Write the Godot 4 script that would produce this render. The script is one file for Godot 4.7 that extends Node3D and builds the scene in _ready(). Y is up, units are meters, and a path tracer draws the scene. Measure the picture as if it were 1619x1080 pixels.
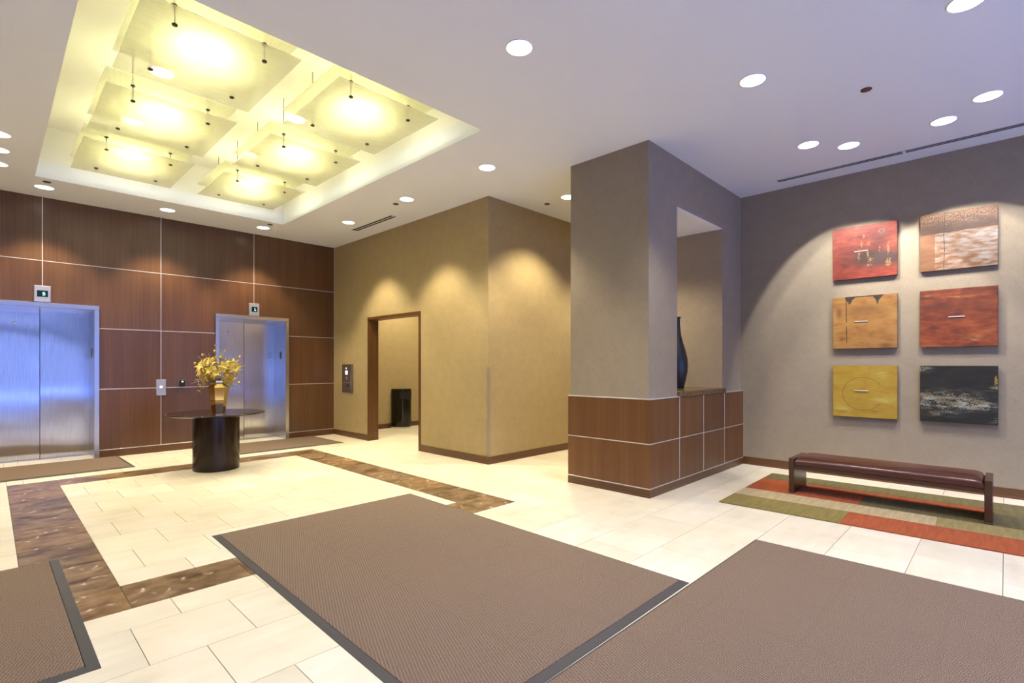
extends Node3D
# A hotel lobby: elevator wall of wood panels, papered walls, a lit ceiling recess, marble floor, mats and an art wall.
# x runs right along the elevator wall, y is up, the elevator wall stands at z = -9.67.

const CEIL := 3.735
const WALL_Z := -9.67
const TAN_X := 4.84
const END_Z := -5.155
const ART_X := 7.38
const COVE := [0.402, 3.44, -8.66, -3.758]
const COVE_Y := 4.38
const FRONT_Z := 4.3
const LEFT_X := -4.2

var M := {}
var names := {}

func _ready() -> void:
	var f := 803.31
	var cam := Camera3D.new()
	cam.name = "camera"
	cam.projection = Camera3D.PROJECTION_FRUSTUM
	cam.near = 0.05
	cam.far = 200.0
	cam.size = cam.near * 1080.0 / f
	cam.frustum_offset = Vector2(0, cam.near * 37.62 / f)
	cam.position = Vector3(0, 1.38, 0)
	cam.rotation_degrees = Vector3(0, -(90.0 - 44.1447), 0)
	cam.current = true
	add_child(cam)

	var sky_mat := ProceduralSkyMaterial.new()
	sky_mat.sky_top_color = Color(0.38, 0.50, 0.90)
	sky_mat.sky_horizon_color = Color(0.66, 0.75, 1.0)
	sky_mat.sky_curve = 0.25
	sky_mat.ground_bottom_color = Color(0.4, 0.42, 0.5)
	sky_mat.ground_horizon_color = Color(0.5, 0.58, 0.8)
	sky_mat.energy_multiplier = 1.0
	var sky := Sky.new()
	sky.sky_material = sky_mat
	var env := Environment.new()
	env.background_mode = Environment.BG_SKY
	env.sky = sky
	env.background_energy_multiplier = 9.8
	env.tonemap_mode = Environment.TONE_MAPPER_LINEAR
	env.tonemap_exposure = 1.25
	env.sdfgi_enabled = true
	env.ssao_enabled = true
	env.ssil_enabled = true
	var we := WorldEnvironment.new()
	we.name = "environment"
	we.environment = env
	add_child(we)

	make_materials()
	build_floor()
	build_ceiling()
	build_walls()
	build_column()
	build_front()
	build_elevators()
	build_doorway()
	build_light_panels()
	build_downlights()
	build_diffusers()
	build_mats()
	build_table()
	build_rug_and_bench()
	build_paintings()
	build_small_things()


# ------------------------------------------------------------------ helpers
func numbered(called: String) -> String:
	var n: int = names.get(called, 0)
	names[called] = n + 1
	return called if n == 0 else "%s_%03d" % [called, n]

func tag(o: Node, label: String, category := "", group := "", kind := "") -> Node:
	if label: o.set_meta("label", label)
	if category: o.set_meta("category", category)
	if group: o.set_meta("group", group)
	if kind: o.set_meta("kind", kind)
	return o

func thing(called: String, label: String, category: String, at := Vector3.ZERO, turn := 0.0, group := "") -> Node3D:
	var o := Node3D.new()
	o.name = numbered(called)
	o.position = at
	o.rotation.y = turn
	add_child(o)
	tag(o, label, category, group)
	return o

func begin() -> SurfaceTool:
	var st := SurfaceTool.new()
	st.begin(Mesh.PRIMITIVE_TRIANGLES)
	return st

func mesh_obj(called: String, mesh: Mesh, mat: Material, parent: Node = self, at := Vector3.ZERO) -> MeshInstance3D:
	var o := MeshInstance3D.new()
	o.name = numbered(called) if parent == self else called
	o.mesh = mesh
	o.material_override = mat
	o.position = at
	parent.add_child(o, true)
	return o

func obj(called: String, st: SurfaceTool, mat: Material, parent: Node = self, at := Vector3.ZERO) -> MeshInstance3D:
	return mesh_obj(called, st.commit(), mat, parent, at)

func struct(called: String, st: SurfaceTool, mat: Material, label := "") -> MeshInstance3D:
	var o := obj(called, st, mat)
	tag(o, label, "", "", "structure")
	return o

func vert(st: SurfaceTool, p: Vector3, n: Vector3, uv := Vector2.ZERO) -> void:
	st.set_normal(n)
	st.set_uv(uv)
	st.add_vertex(p)

func tri_n(st: SurfaceTool, a: Vector3, b: Vector3, c: Vector3, na: Vector3, nb: Vector3, nc: Vector3) -> void:
	if (b - a).cross(c - a).dot(na + nb + nc) > 0.0:
		vert(st, a, na); vert(st, c, nc); vert(st, b, nb)
	else:
		vert(st, a, na); vert(st, b, nb); vert(st, c, nc)

func quad(st: SurfaceTool, a: Vector3, b: Vector3, c: Vector3, d: Vector3, n: Vector3) -> void:
	tri_n(st, a, b, c, n, n, n)
	tri_n(st, a, c, d, n, n, n)

func quad_uv(st: SurfaceTool, p: Array, n: Vector3) -> void:
	var uv := [Vector2(0, 0), Vector2(1, 0), Vector2(1, 1), Vector2(0, 1)]
	var order := [0, 1, 2, 0, 2, 3]
	if (p[1] - p[0]).cross(p[2] - p[0]).dot(n) > 0.0:
		order = [0, 2, 1, 0, 3, 2]
	for i in order:
		vert(st, p[i], n, uv[i])

func add_box(st: SurfaceTool, lo: Vector3, hi: Vector3, b := 0.0) -> void:
	var c := (lo + hi) / 2.0
	var h := (hi - lo) / 2.0
	if b <= 0.0:
		for ax in 3:
			for s in [-1.0, 1.0]:
				var n := Vector3.ZERO
				n[ax] = s
				var u := (ax + 1) % 3
				var v := (ax + 2) % 3
				var q := []
				for k in [[-1, -1], [1, -1], [1, 1], [-1, 1]]:
					var p := Vector3.ZERO
					p[ax] = h[ax] * s
					p[u] = h[u] * k[0]
					p[v] = h[v] * k[1]
					q.append(c + p)
				quad(st, q[0], q[1], q[2], q[3], n)
		return
	b = minf(b, minf(h.x, minf(h.y, h.z)) * 0.95)
	var face := func(ax: int, s: Vector3) -> Vector3:
		var p := Vector3.ZERO
		for k in 3:
			p[k] = s[k] * (h[k] if k == ax else h[k] - b)
		return c + p
	for ax in 3:
		var u := (ax + 1) % 3
		var v := (ax + 2) % 3
		for s in [-1.0, 1.0]:
			var n := Vector3.ZERO
			n[ax] = s
			var q := []
			for k in [[-1, -1], [1, -1], [1, 1], [-1, 1]]:
				var sg := Vector3.ZERO
				sg[ax] = s
				sg[u] = k[0]
				sg[v] = k[1]
				q.append(face.call(ax, sg))
			quad(st, q[0], q[1], q[2], q[3], n)
			for t in [-1.0, 1.0]:
				var e := []
				for k in [[ax, -1.0], [ax, 1.0], [u, 1.0], [u, -1.0]]:
					var sg := Vector3.ZERO
					sg[ax] = s
					sg[u] = t
					sg[v] = k[1]
					e.append(face.call(k[0], sg))
				var en := Vector3.ZERO
				en[ax] = s
				en[u] = t
				quad(st, e[0], e[1], e[2], e[3], en.normalized())
	for i in 8:
		var sg := Vector3(1 if i & 1 else -1, 1 if i & 2 else -1, 1 if i & 4 else -1)
		var n := sg.normalized()
		tri_n(st, face.call(0, sg), face.call(1, sg), face.call(2, sg), n, n, n)

func box_st(lo: Vector3, hi: Vector3, b := 0.0) -> SurfaceTool:
	var st := begin()
	add_box(st, lo, hi, b)
	return st

# profile: [Vector2(radius, y)], turned about the y axis at c
func add_lathe(st: SurfaceTool, prof: Array, n := 32, c := Vector3.ZERO, flat := false, sx := 1.0, sz := 1.0, from := 0.0, sweep := TAU) -> void:
	var m := prof.size()
	var nn := []
	for i in m:
		var a: Vector2 = prof[maxi(i - 1, 0)]
		var b: Vector2 = prof[mini(i + 1, m - 1)]
		var d := b - a
		nn.append(Vector2(d.y, -d.x).normalized())
	for i in m - 1:
		for j in n:
			var a0 := from + sweep * j / n
			var a1 := from + sweep * (j + 1) / n
			var pt := func(k: int, a: float) -> Vector3: return c + Vector3(cos(a) * prof[k].x * sx, prof[k].y, sin(a) * prof[k].x * sz)
			var nm := func(k: int, a: float) -> Vector3: return Vector3(cos(a) * nn[k].x / sx, nn[k].y, sin(a) * nn[k].x / sz).normalized()
			var p00: Vector3 = pt.call(i, a0)
			var p01: Vector3 = pt.call(i, a1)
			var p10: Vector3 = pt.call(i + 1, a0)
			var p11: Vector3 = pt.call(i + 1, a1)
			var n00: Vector3 = nm.call(i, a0)
			var n01: Vector3 = nm.call(i, a1)
			var n10: Vector3 = nm.call(i + 1, a0)
			var n11: Vector3 = nm.call(i + 1, a1)
			if flat:
				var am := (a0 + a1) / 2.0
				var d: Vector2 = prof[i + 1] - prof[i]
				var fl := Vector2(d.y, -d.x * cos(PI / n)).normalized()
				n00 = Vector3(cos(am) * fl.x, fl.y, sin(am) * fl.x)
				n01 = n00; n10 = n00; n11 = n00
			if p00.distance_to(p01) > 1e-6:
				tri_n(st, p00, p01, p11, n00, n01, n11)
			if p10.distance_to(p11) > 1e-6:
				tri_n(st, p00, p11, p10, n00, n11, n10)

func add_tube(st: SurfaceTool, pts: Array, r0: float, r1 := -1.0, sides := 8) -> void:
	if r1 < 0.0: r1 = r0
	var n := pts.size()
	var rings := []
	var up := Vector3.UP
	for i in n:
		var d: Vector3 = (pts[mini(i + 1, n - 1)] - pts[maxi(i - 1, 0)]).normalized()
		var x := d.cross(up if absf(d.dot(up)) < 0.95 else Vector3.RIGHT).normalized()
		var y := d.cross(x).normalized()
		var r := lerpf(r0, r1, float(i) / maxi(n - 1, 1))
		var ring := []
		for j in sides:
			var a := TAU * j / sides
			var v := x * cos(a) + y * sin(a)
			ring.append([pts[i] + v * r, v])
		rings.append(ring)
	for i in n - 1:
		for j in sides:
			var k := (j + 1) % sides
			var a = rings[i][j]; var b = rings[i][k]; var c = rings[i + 1][k]; var d = rings[i + 1][j]
			tri_n(st, a[0], b[0], c[0], a[1], b[1], c[1])
			tri_n(st, a[0], c[0], d[0], a[1], c[1], d[1])
	for e in [0, n - 1]:
		var d: Vector3 = (pts[0] - pts[1]).normalized() if e == 0 else (pts[n - 1] - pts[n - 2]).normalized()
		for j in range(1, sides - 1):
			tri_n(st, rings[e][0][0], rings[e][j][0], rings[e][j + 1][0], d, d, d)

func add_ball(st: SurfaceTool, c: Vector3, r: float, n := 12) -> void:
	var prof := []
	for i in n / 2 + 1:
		var a := -PI / 2 + PI * i / (n / 2)
		prof.append(Vector2(cos(a) * r, sin(a) * r))
	add_lathe(st, prof, n, c)

# extrude a flat outline (in x and z, counter-clockwise or not, convex) from y0 to y1
func add_prism(st: SurfaceTool, ring: Array, y0: float, y1: float, inset := 0.0) -> void:
	var c := Vector3.ZERO
	for p in ring: c += p
	c /= ring.size()
	var n := ring.size()
	for i in n:
		var a: Vector3 = ring[i]
		var b: Vector3 = ring[(i + 1) % n]
		var a1 := a
		var b1 := b
		if inset > 0.0:
			a1 = a + (c - a).normalized() * inset * 1.3
			b1 = b + (c - b).normalized() * inset * 1.3
		var o := Vector3(b.z - a.z, 0, a.x - b.x).normalized()
		if o.dot(a - c) < 0: o = -o
		var nn := (o * (y1 - y0) + Vector3.UP * inset).normalized()
		quad(st, Vector3(a.x, y0, a.z), Vector3(b.x, y0, b.z), Vector3(b1.x, y1, b1.z), Vector3(a1.x, y1, a1.z), nn)
		tri_n(st, Vector3(c.x, y1, c.z), Vector3(a1.x, y1, a1.z), Vector3(b1.x, y1, b1.z), Vector3.UP, Vector3.UP, Vector3.UP)
		tri_n(st, Vector3(c.x, y0, c.z), Vector3(a.x, y0, a.z), Vector3(b.x, y0, b.z), Vector3.DOWN, Vector3.DOWN, Vector3.DOWN)

# rectangles [x0, y0, x1, y1] less other rectangles
func rect_less(rects: Array, cuts: Array) -> Array:
	var out := rects
	for c in cuts:
		var next := []
		for r in out:
			if c[0] >= r[2] or c[2] <= r[0] or c[1] >= r[3] or c[3] <= r[1]:
				next.append(r)
				continue
			if c[3] < r[3]: next.append([r[0], c[3], r[2], r[3]])
			if c[1] > r[1]: next.append([r[0], r[1], r[2], c[1]])
			var y0 := maxf(r[1], c[1])
			var y1 := minf(r[3], c[3])
			if c[0] > r[0]: next.append([r[0], y0, c[0], y1])
			if c[2] < r[2]: next.append([c[2], y0, r[2], y1])
		out = next
	return out

# ------------------------------------------------------------------ materials
func noise_bytes(seed_: int, w: int, h: int, freq: float, kind := FastNoiseLite.FRACTAL_FBM, oct := 4) -> PackedByteArray:
	var n := FastNoiseLite.new()
	n.seed = seed_
	n.noise_type = FastNoiseLite.TYPE_SIMPLEX_SMOOTH
	n.frequency = freq
	n.fractal_type = kind
	n.fractal_octaves = oct
	var im := n.get_seamless_image(w, h)
	im.convert(Image.FORMAT_L8)
	return im.get_data()

# noise drawn small in one direction and stretched: streaks
func streak_bytes(seed_: int, w: int, h: int, nw: int, nh: int, freq: float, oct := 4) -> PackedByteArray:
	var n := FastNoiseLite.new()
	n.seed = seed_
	n.noise_type = FastNoiseLite.TYPE_SIMPLEX_SMOOTH
	n.frequency = freq
	n.fractal_octaves = oct
	var im := n.get_seamless_image(nw, nh)
	im.convert(Image.FORMAT_L8)
	im.resize(w, h, Image.INTERPOLATE_CUBIC)
	return im.get_data()

func ramp(t: float, cols: Array) -> Color:
	t = clampf(t, 0.0, 1.0) * (cols.size() - 1)
	var i := mini(int(t), cols.size() - 2)
	return cols[i].lerp(cols[i + 1], t - i)

func c8(r: int, g: int, b: int) -> Color:
	return Color(r / 255.0, g / 255.0, b / 255.0)

# a picture from weighted layers of noise looked up in a list of colours
func layered(w: int, h: int, layers: Array, cols: Array) -> ImageTexture:
	var lut := []
	for i in 256: lut.append(ramp(i / 255.0, cols))
	var data := PackedByteArray()
	data.resize(w * h * 3)
	var total := 0.0
	for l in layers: total += l[1]
	for i in w * h:
		var v := 0.0
		for l in layers: v += l[0][i] * l[1]
		var c: Color = lut[clampi(int(v / total), 0, 255)]
		data[i * 3] = c.r8
		data[i * 3 + 1] = c.g8
		data[i * 3 + 2] = c.b8
	return ImageTexture.create_from_image(Image.create_from_data(w, h, false, Image.FORMAT_RGB8, data))

func grey_tex(w: int, h: int, data: PackedByteArray) -> ImageTexture:
	return ImageTexture.create_from_image(Image.create_from_data(w, h, false, Image.FORMAT_L8, data))

func mat(called: String, color: Color, rough := 0.6, metal := 0.0) -> StandardMaterial3D:
	var m := StandardMaterial3D.new()
	m.resource_name = called
	m.albedo_color = color
	m.roughness = rough
	m.metallic = metal
	M[called] = m
	return m

func tri_mat(called: String, tex: Texture2D, per_metre: Vector3, rough := 0.6, tint := Color.WHITE, offset := Vector3.ZERO) -> StandardMaterial3D:
	var m := mat(called, tint, rough)
	m.albedo_texture = tex
	m.uv1_triplanar = true
	m.uv1_world_triplanar = true
	m.uv1_triplanar_sharpness = 8.0
	m.uv1_scale = per_metre
	m.uv1_offset = offset
	return m

func make_materials() -> void:
	# wood: fine vertical grain
	var g1 := streak_bytes(11, 512, 512, 512, 8, 0.12, 4)
	var g2 := streak_bytes(12, 512, 512, 256, 5, 0.02, 3)
	var wood := layered(512, 512, [[g1, 0.6], [g2, 0.3]], [c8(70, 44, 25), c8(86, 57, 33), c8(96, 66, 39), c8(108, 76, 48)])
	for i in 3:
		var w := tri_mat("wood_%d" % i, wood, Vector3(0.9, 0.6, 0.9), 0.3, [Color(1, 1, 1), Color(0.93, 0.92, 0.92), Color(1.0, 0.97, 0.95)][i], Vector3(0.31 * i, 0.2 * i, 0.17 * i))
		w.clearcoat_enabled = true
		w.clearcoat = 0.1
		w.clearcoat_roughness = 0.25
	var g3 := streak_bytes(13, 512, 512, 8, 512, 0.05, 4)
	var wood_h := layered(512, 512, [[g3, 1.0]], [c8(68, 43, 23), c8(94, 61, 33), c8(118, 80, 46)])
	tri_mat("wood_rail", wood_h, Vector3(0.7, 2.0, 0.7), 0.35)
	tri_mat("wood_jamb", wood, Vector3(1.3, 0.5, 1.3), 0.35, Color(1.0, 0.95, 0.85))
	# lighter wood of the counter
	var woodc := layered(512, 512, [[g1, 0.5], [g2, 0.5]], [c8(88, 54, 26), c8(102, 65, 34), c8(110, 73, 40), c8(122, 84, 50)])
	for i in 2:
		tri_mat("counter_wood_%d" % i, woodc, Vector3(1.0, 0.6, 1.0), 0.38, [Color(1, 1, 1), Color(0.95, 0.94, 0.93)][i], Vector3(0.4 * i, 0.1, 0.3 * i))
	# wallpaper: woven, faintly mottled
	var w1 := streak_bytes(21, 512, 512, 512, 60, 0.3, 2)
	var w2 := streak_bytes(22, 512, 512, 60, 512, 0.3, 2)
	var w3 := noise_bytes(23, 512, 512, 0.012, FastNoiseLite.FRACTAL_FBM, 4)
	var paper := layered(512, 512, [[w1, 0.4], [w2, 0.3], [w3, 0.22]], [c8(121, 109, 90), c8(139, 126, 106), c8(147, 134, 113), c8(165, 151, 129)])
	tri_mat("paper_grey", paper, Vector3(0.8, 0.8, 0.8), 0.8)
	tri_mat("paper_tan", paper, Vector3(0.8, 0.8, 0.8), 0.8, Color(1.14, 1.1, 0.93))
	# cream stone tiles
	var t1 := noise_bytes(31, 512, 512, 0.008, FastNoiseLite.FRACTAL_FBM, 5)
	var t2 := streak_bytes(32, 512, 512, 48, 512, 0.03, 4)
	var cream := layered(512, 512, [[t1, 0.6], [t2, 0.4]], [c8(206, 197, 172), c8(220, 212, 189), c8(226, 219, 198), c8(235, 230, 213)])
	for i in 4:
		var t := tri_mat("tile_%d" % i, cream, Vector3(0.5, 0.5, 0.5), 0.3, [Color(1, 1, 1), Color(0.985, 0.98, 0.965), Color(0.97, 0.965, 0.95), Color(1.0, 0.99, 0.97)][i], Vector3(0.23 * i, 0, 0.37 * i))
		t.metallic_specular = 0.4
	mat("grout", c8(84, 78, 70), 0.9)
	# dark brown veined marble
	var m1 := streak_bytes(41, 512, 512, 180, 512, 0.011, 6)
	var m2 := noise_bytes(42, 512, 512, 0.014, FastNoiseLite.FRACTAL_FBM, 6)
	var veins := noise_bytes(43, 512, 512, 0.005, FastNoiseLite.FRACTAL_RIDGED, 4)
	var data := PackedByteArray()
	data.resize(512 * 512 * 3)
	var mcols := [c8(78, 58, 38), c8(106, 83, 57), c8(126, 101, 72), c8(142, 117, 88), c8(162, 139, 110)]
	for i in 512 * 512:
		var v := (m1[i] * 0.6 + m2[i] * 0.4) / 255.0
		var c := ramp((v - 0.2) * 1.5, mcols)
		var e := smoothstep(0.74, 0.92, veins[i] / 255.0) * smoothstep(0.42, 0.6, m2[i] / 255.0)
		c = c.lerp(c8(225, 212, 195), e * 0.75)
		data[i * 3] = c.r8; data[i * 3 + 1] = c.g8; data[i * 3 + 2] = c.b8
	var marble := ImageTexture.create_from_image(Image.create_from_data(512, 512, false, Image.FORMAT_RGB8, data))
	for i in 3:
		tri_mat("marble_%d" % i, marble, Vector3(1.0, 1.0, 1.0), 0.3, [Color(1, 1, 1), Color(1.05, 1.03, 1.0), Color(0.95, 0.95, 0.95)][i], Vector3(0.37 * i, 0, 0.61 * i))
	# speckled granite of the niche shelf
	var s1 := noise_bytes(51, 256, 256, 0.09, FastNoiseLite.FRACTAL_FBM, 3)
	var s2 := noise_bytes(52, 256, 256, 0.03, FastNoiseLite.FRACTAL_RIDGED, 3)
	tri_mat("granite", layered(256, 256, [[s1, 0.7], [s2, 0.4]], [c8(14, 10, 8), c8(44, 31, 20), c8(96, 72, 46), c8(128, 102, 70), c8(205, 188, 160)]), Vector3(3, 3, 3), 0.15)
	# mats: small diagonal cords
	var cn := noise_bytes(61, 512, 512, 0.2, FastNoiseLite.FRACTAL_FBM, 2)
	var cd := PackedByteArray()
	cd.resize(512 * 512 * 3)
	var bump := PackedByteArray()
	bump.resize(512 * 512)
	var ccols := [c8(82, 68, 56), c8(112, 95, 80), c8(136, 118, 102), c8(172, 154, 136)]
	for y in 512:
		for x in 512:
			var i := y * 512 + x
			var wv := 0.5 + 0.32 * sin(TAU * (x * 30.0 + y * 12.0) / 512.0) + 0.18 * sin(TAU * (x * 12.0 - y * 48.0) / 512.0)
			var v := wv * 0.17 + cn[i] / 255.0 * 0.83
			var c := ramp((v - 0.3) * 2.2, ccols)
			cd[i * 3] = c.r8; cd[i * 3 + 1] = c.g8; cd[i * 3 + 2] = c.b8
			bump[i] = int(clampf(v, 0, 1) * 255)
	var carpet := ImageTexture.create_from_image(Image.create_from_data(512, 512, false, Image.FORMAT_RGB8, cd))
	var cm := tri_mat("mat_carpet", carpet, Vector3(2.0, 2.0, 2.0), 0.95)
	cm.metallic_specular = 0.15
	cm.heightmap_enabled = true
	cm.heightmap_texture = grey_tex(512, 512, bump)
	cm.heightmap_scale = 0.3
	mat("rubber", c8(66, 64, 64), 0.6)
	# rug pile
	var r1 := noise_bytes(71, 256, 256, 0.12, FastNoiseLite.FRACTAL_FBM, 3)
	var r2 := streak_bytes(72, 256, 256, 30, 256, 0.05, 3)
	var pile := layered(256, 256, [[r1, 0.5], [r2, 0.5]], [c8(190, 190, 190), c8(225, 225, 225), c8(255, 255, 255)])
	for a in [["rug_rust", c8(172, 92, 56)], ["rug_olive", c8(142, 128, 74)], ["rug_beige", c8(190, 172, 130)], ["rug_dark_olive", c8(112, 102, 68)], ["rug_pale_olive", c8(158, 142, 90)]]:
		var rm := tri_mat(a[0], pile, Vector3(1.7, 1.7, 1.7), 1.0, a[1])
		rm.metallic_specular = 0.1
		rm.rim_enabled = true
		rm.rim = 0.3
		rm.rim_tint = 0.6
	# plain ones
	mat("white_paint", c8(222, 225, 230), 0.85)
	mat("cove_paint", c8(228, 226, 220), 0.85)
	mat("trim_metal", c8(205, 200, 194), 0.35, 0.55)
	var brush := streak_bytes(81, 256, 256, 256, 6, 0.3, 2)
	var steel := mat("steel", c8(206, 206, 208), 0.17, 1.0)
	steel.anisotropy_enabled = true
	steel.anisotropy = 0.95
	steel.albedo_texture = layered(256, 256, [[brush, 1.0]], [c8(225, 225, 228), c8(255, 255, 255)])
	steel.uv1_triplanar = true
	steel.uv1_scale = Vector3(1.5, 1.5, 1.5)
	mat("frame_steel", c8(196, 194, 194), 0.25, 1.0)
	mat("plate_metal", c8(186, 184, 188), 0.35, 0.7)
	mat("bronze_metal", c8(112, 98, 88), 0.4, 0.5)
	mat("black_plastic", c8(22, 22, 24), 0.4)
	mat("black_gloss", c8(12, 12, 12), 0.12)
	mat("dark_gap", c8(18, 17, 16), 0.8)
	mat("chrome", c8(215, 215, 220), 0.08, 1.0)
	mat("sprinkler_brown", c8(92, 50, 40), 0.5)
	mat("sprinkler_dark", c8(60, 48, 38), 0.5)
	var dark := mat("espresso", c8(46, 28, 17), 0.16)
	dark.metallic_specular = 0.4
	dark.albedo_texture = layered(256, 256, [[streak_bytes(91, 256, 256, 256, 8, 0.06, 3), 1.0]], [c8(190, 190, 190), c8(255, 255, 255)])
	dark.uv1_triplanar = true
	mat("bench_wood", c8(72, 44, 30), 0.25)
	var leather := mat("leather", c8(76, 38, 28), 0.24)
	leather.heightmap_enabled = true
	leather.heightmap_texture = grey_tex(256, 256, noise_bytes(95, 256, 256, 0.12))
	leather.heightmap_scale = 0.06
	leather.uv1_triplanar = true
	leather.uv1_scale = Vector3(4, 4, 4)
	mat("gold_mirror", c8(236, 208, 146), 0.1, 1.0)
	mat("gold_ball", c8(226, 190, 88), 0.25, 0.7)
	mat("gold_petal", c8(208, 182, 88), 0.4, 0.3)
	mat("gold_leaf", c8(190, 160, 74), 0.5, 0.2)
	mat("pale_twig", c8(196, 178, 146), 0.6)
	mat("brown_twig", c8(128, 84, 40), 0.6)
	mat("pine_green", c8(176, 180, 120), 0.7)
	mat("moss_green", c8(128, 126, 52), 0.7)
	var blue := mat("vase_blue", c8(13, 15, 24), 0.18, 0.2)
	blue.clearcoat_enabled = true
	blue.clearcoat = 0.5
	# lit lens, screens
	glow("lens_lit", Color(1.0, 0.97, 0.92), 4.0)
	glow("lens_soft", Color(1.0, 0.97, 0.92), 0.9)
	glow("digit_glow", Color(0.25, 1.0, 0.85), 1.6)
	glow("screen_glow", Color(0.75, 0.9, 1.0), 1.3)
	glow("led_glow", Color(1.0, 0.95, 0.7), 1.5)
	mat("display_dark", c8(10, 32, 36), 0.15)
	# translucent striated panels
	for a in [["panel_low", 97, 20, 512], ["panel_high", 98, 512, 20]]:
		var tx := layered(512, 512, [[streak_bytes(a[1], 512, 512, a[2], a[3], 0.25, 3), 1.0]], [c8(212, 211, 160), c8(230, 229, 190), c8(242, 241, 214)])
		var p := mat(a[0], Color(1, 1, 1, 0.42), 0.35)
		p.albedo_texture = tx
		p.uv1_triplanar = true
		p.uv1_world_triplanar = true
		p.uv1_scale = Vector3(1.0, 1.0, 1.0)
		p.transparency = BaseMaterial3D.TRANSPARENCY_ALPHA
		p.backlight_enabled = true
		p.backlight = Color(0.5, 0.5, 0.5)
	var glass := mat("clear_glass", Color(1, 1, 1, 0.06), 0.02)
	glass.transparency = BaseMaterial3D.TRANSPARENCY_ALPHA
	mat("storefront_frame", c8(70, 68, 66), 0.4, 0.4)
	mat("pavement", c8(214, 213, 212), 0.9)
	mat("facade_stone", c8(150, 146, 140), 0.9)

func glow(called: String, color: Color, energy: float) -> StandardMaterial3D:
	var m := mat(called, Color(0.9, 0.9, 0.9), 0.5)
	m.emission_enabled = true
	m.emission = color
	m.emission_energy_multiplier = energy
	return m

# ------------------------------------------------------------------ floor
func seen(p: Vector3) -> Vector2:
	var d := p - Vector3(0, 1.38, 0)
	var a := deg_to_rad(44.1447)
	var z := d.x * cos(a) - d.z * sin(a)
	if z < 0.2: return Vector2(-1e5, -1e5)
	return Vector2(809.5 + 803.31 * (d.x * sin(a) + d.z * cos(a)) / z, 577.62 - 803.31 * d.y / z)

func build_floor() -> void:
	var fl := struct("floor", box_st(Vector3(LEFT_X - 0.2, -0.25, -11.2), Vector3(10.2, -0.004, FRONT_Z + 0.2)), M.grout, "cream stone tile floor with a brown marble border")
	var outer := [0.144, -8.19, 3.715, -3.555]
	var inner := [0.57, -7.775, 3.28, -3.965]
	var zones := [[-99.0, -99.0, 0.144, 99.0], [3.715, -99.0, 99.0, 99.0], [0.144, -99.0, 3.715, -8.19], [0.144, -3.555, 3.715, 99.0], inner]
	var covered := [[1.25, -4.5, 3.05, -1.3], [1.2, -1.35, 4.15, 2.0], [-1.4, -4.7, 0.3, -3.0], [-0.2, -9.6, 1.3, -8.6], [2.7, -9.6, 4.3, -8.55]]
	var tiles := []
	for k in range(-10, 24):
		var z1 := -0.01 - 0.4685 * k
		var z0 := z1 - 0.4685
		var x0: float = 0.284 if absi(k) % 2 == 1 else 0.517
		for j in range(-11, 22):
			var r := [x0 + 0.466 * j, z0, x0 + 0.466 * (j + 1), z1]
			for zn in zones:
				var q := [maxf(r[0], zn[0]), maxf(r[1], zn[1]), minf(r[2], zn[2]), minf(r[3], zn[3])]
				q = [maxf(q[0], LEFT_X), maxf(q[1], -10.7), minf(q[2], 10.0), minf(q[3], FRONT_Z)]
				if q[2] - q[0] < 0.02 or q[3] - q[1] < 0.02: continue
				var c := Vector3((q[0] + q[2]) / 2, 0, (q[1] + q[3]) / 2)
				var s := seen(c)
				var show := s.x > -120 and s.x < 1739 and s.y < 1180 and c.z > -10.2
				if c.x > 4.9 and c.z < END_Z and not (c.z < -6.7 and c.x < 7.2): show = false
				if c.x > 4.8 and c.z > -3.65 and c.z < -2.7: show = false
				if c.z < -9.7 and c.x > 5.0: show = false
				if c.x > 7.4: show = false
				for m in covered:
					if q[0] > m[0] and q[2] < m[2] and q[1] > m[1] and q[3] < m[3]: show = false
				var near := c.distance_to(Vector3(0, 1.38, 0))
				tiles.append([near if show else 1000.0 + near, q])
	tiles.sort_custom(func(a, b): return a[0] < b[0])
	var rest := begin()
	var rng := RandomNumberGenerator.new()
	rng.seed = 5
	var cache := {}
	for i in tiles.size():
		var q: Array = tiles[i][1]
		var g := 0.0016
		var sx: float = q[2] - q[0] - 2 * g
		var sz: float = q[3] - q[1] - 2 * g
		var c := Vector3((q[0] + q[2]) / 2, 0, (q[1] + q[3]) / 2)
		var pick := rng.randi() % 4
		if i < 300 and tiles[i][0] < 1000.0:
			var key := "%d,%d" % [roundi(sx * 2000), roundi(sz * 2000)]
			if not cache.has(key):
				var st := begin()
				add_tile(st, Vector3.ZERO, sx, sz)
				cache[key] = st.commit()
			mesh_obj("tile", cache[key], M["tile_%d" % pick], fl, c)
		else:
			add_tile(rest, c, sx, sz)
	var ro := obj("tiles_beyond", rest, M.tile_0, fl)
	ro.set_meta("kind", "stuff")
	# the marble border: slabs end to end
	var slabs := []
	var cut := [-8.19, -7.775, -7.12, -6.48, -5.84, -5.2, -4.58, -3.965, -3.555]
	for b in [[0.144, 0.57], [3.28, 3.715]]:
		for i in cut.size() - 1:
			slabs.append([b[0], cut[i], b[1], cut[i + 1]])
	var cx := [0.57, 1.21, 1.85, 2.49, 3.28]
	for b in [[-8.19, -7.775], [-3.965, -3.555]]:
		for i in cx.size() - 1:
			slabs.append([cx[i], b[0], cx[i + 1], b[1]])
	var n := 0
	for q in slabs:
		var st := begin()
		add_tile(st, Vector3((q[0] + q[2]) / 2, 0, (q[1] + q[3]) / 2), q[2] - q[0] - 0.0018, q[3] - q[1] - 0.0018)
		obj("marble_slab", st, M["marble_%d" % (n % 3)], fl)
		n += 1

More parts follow.
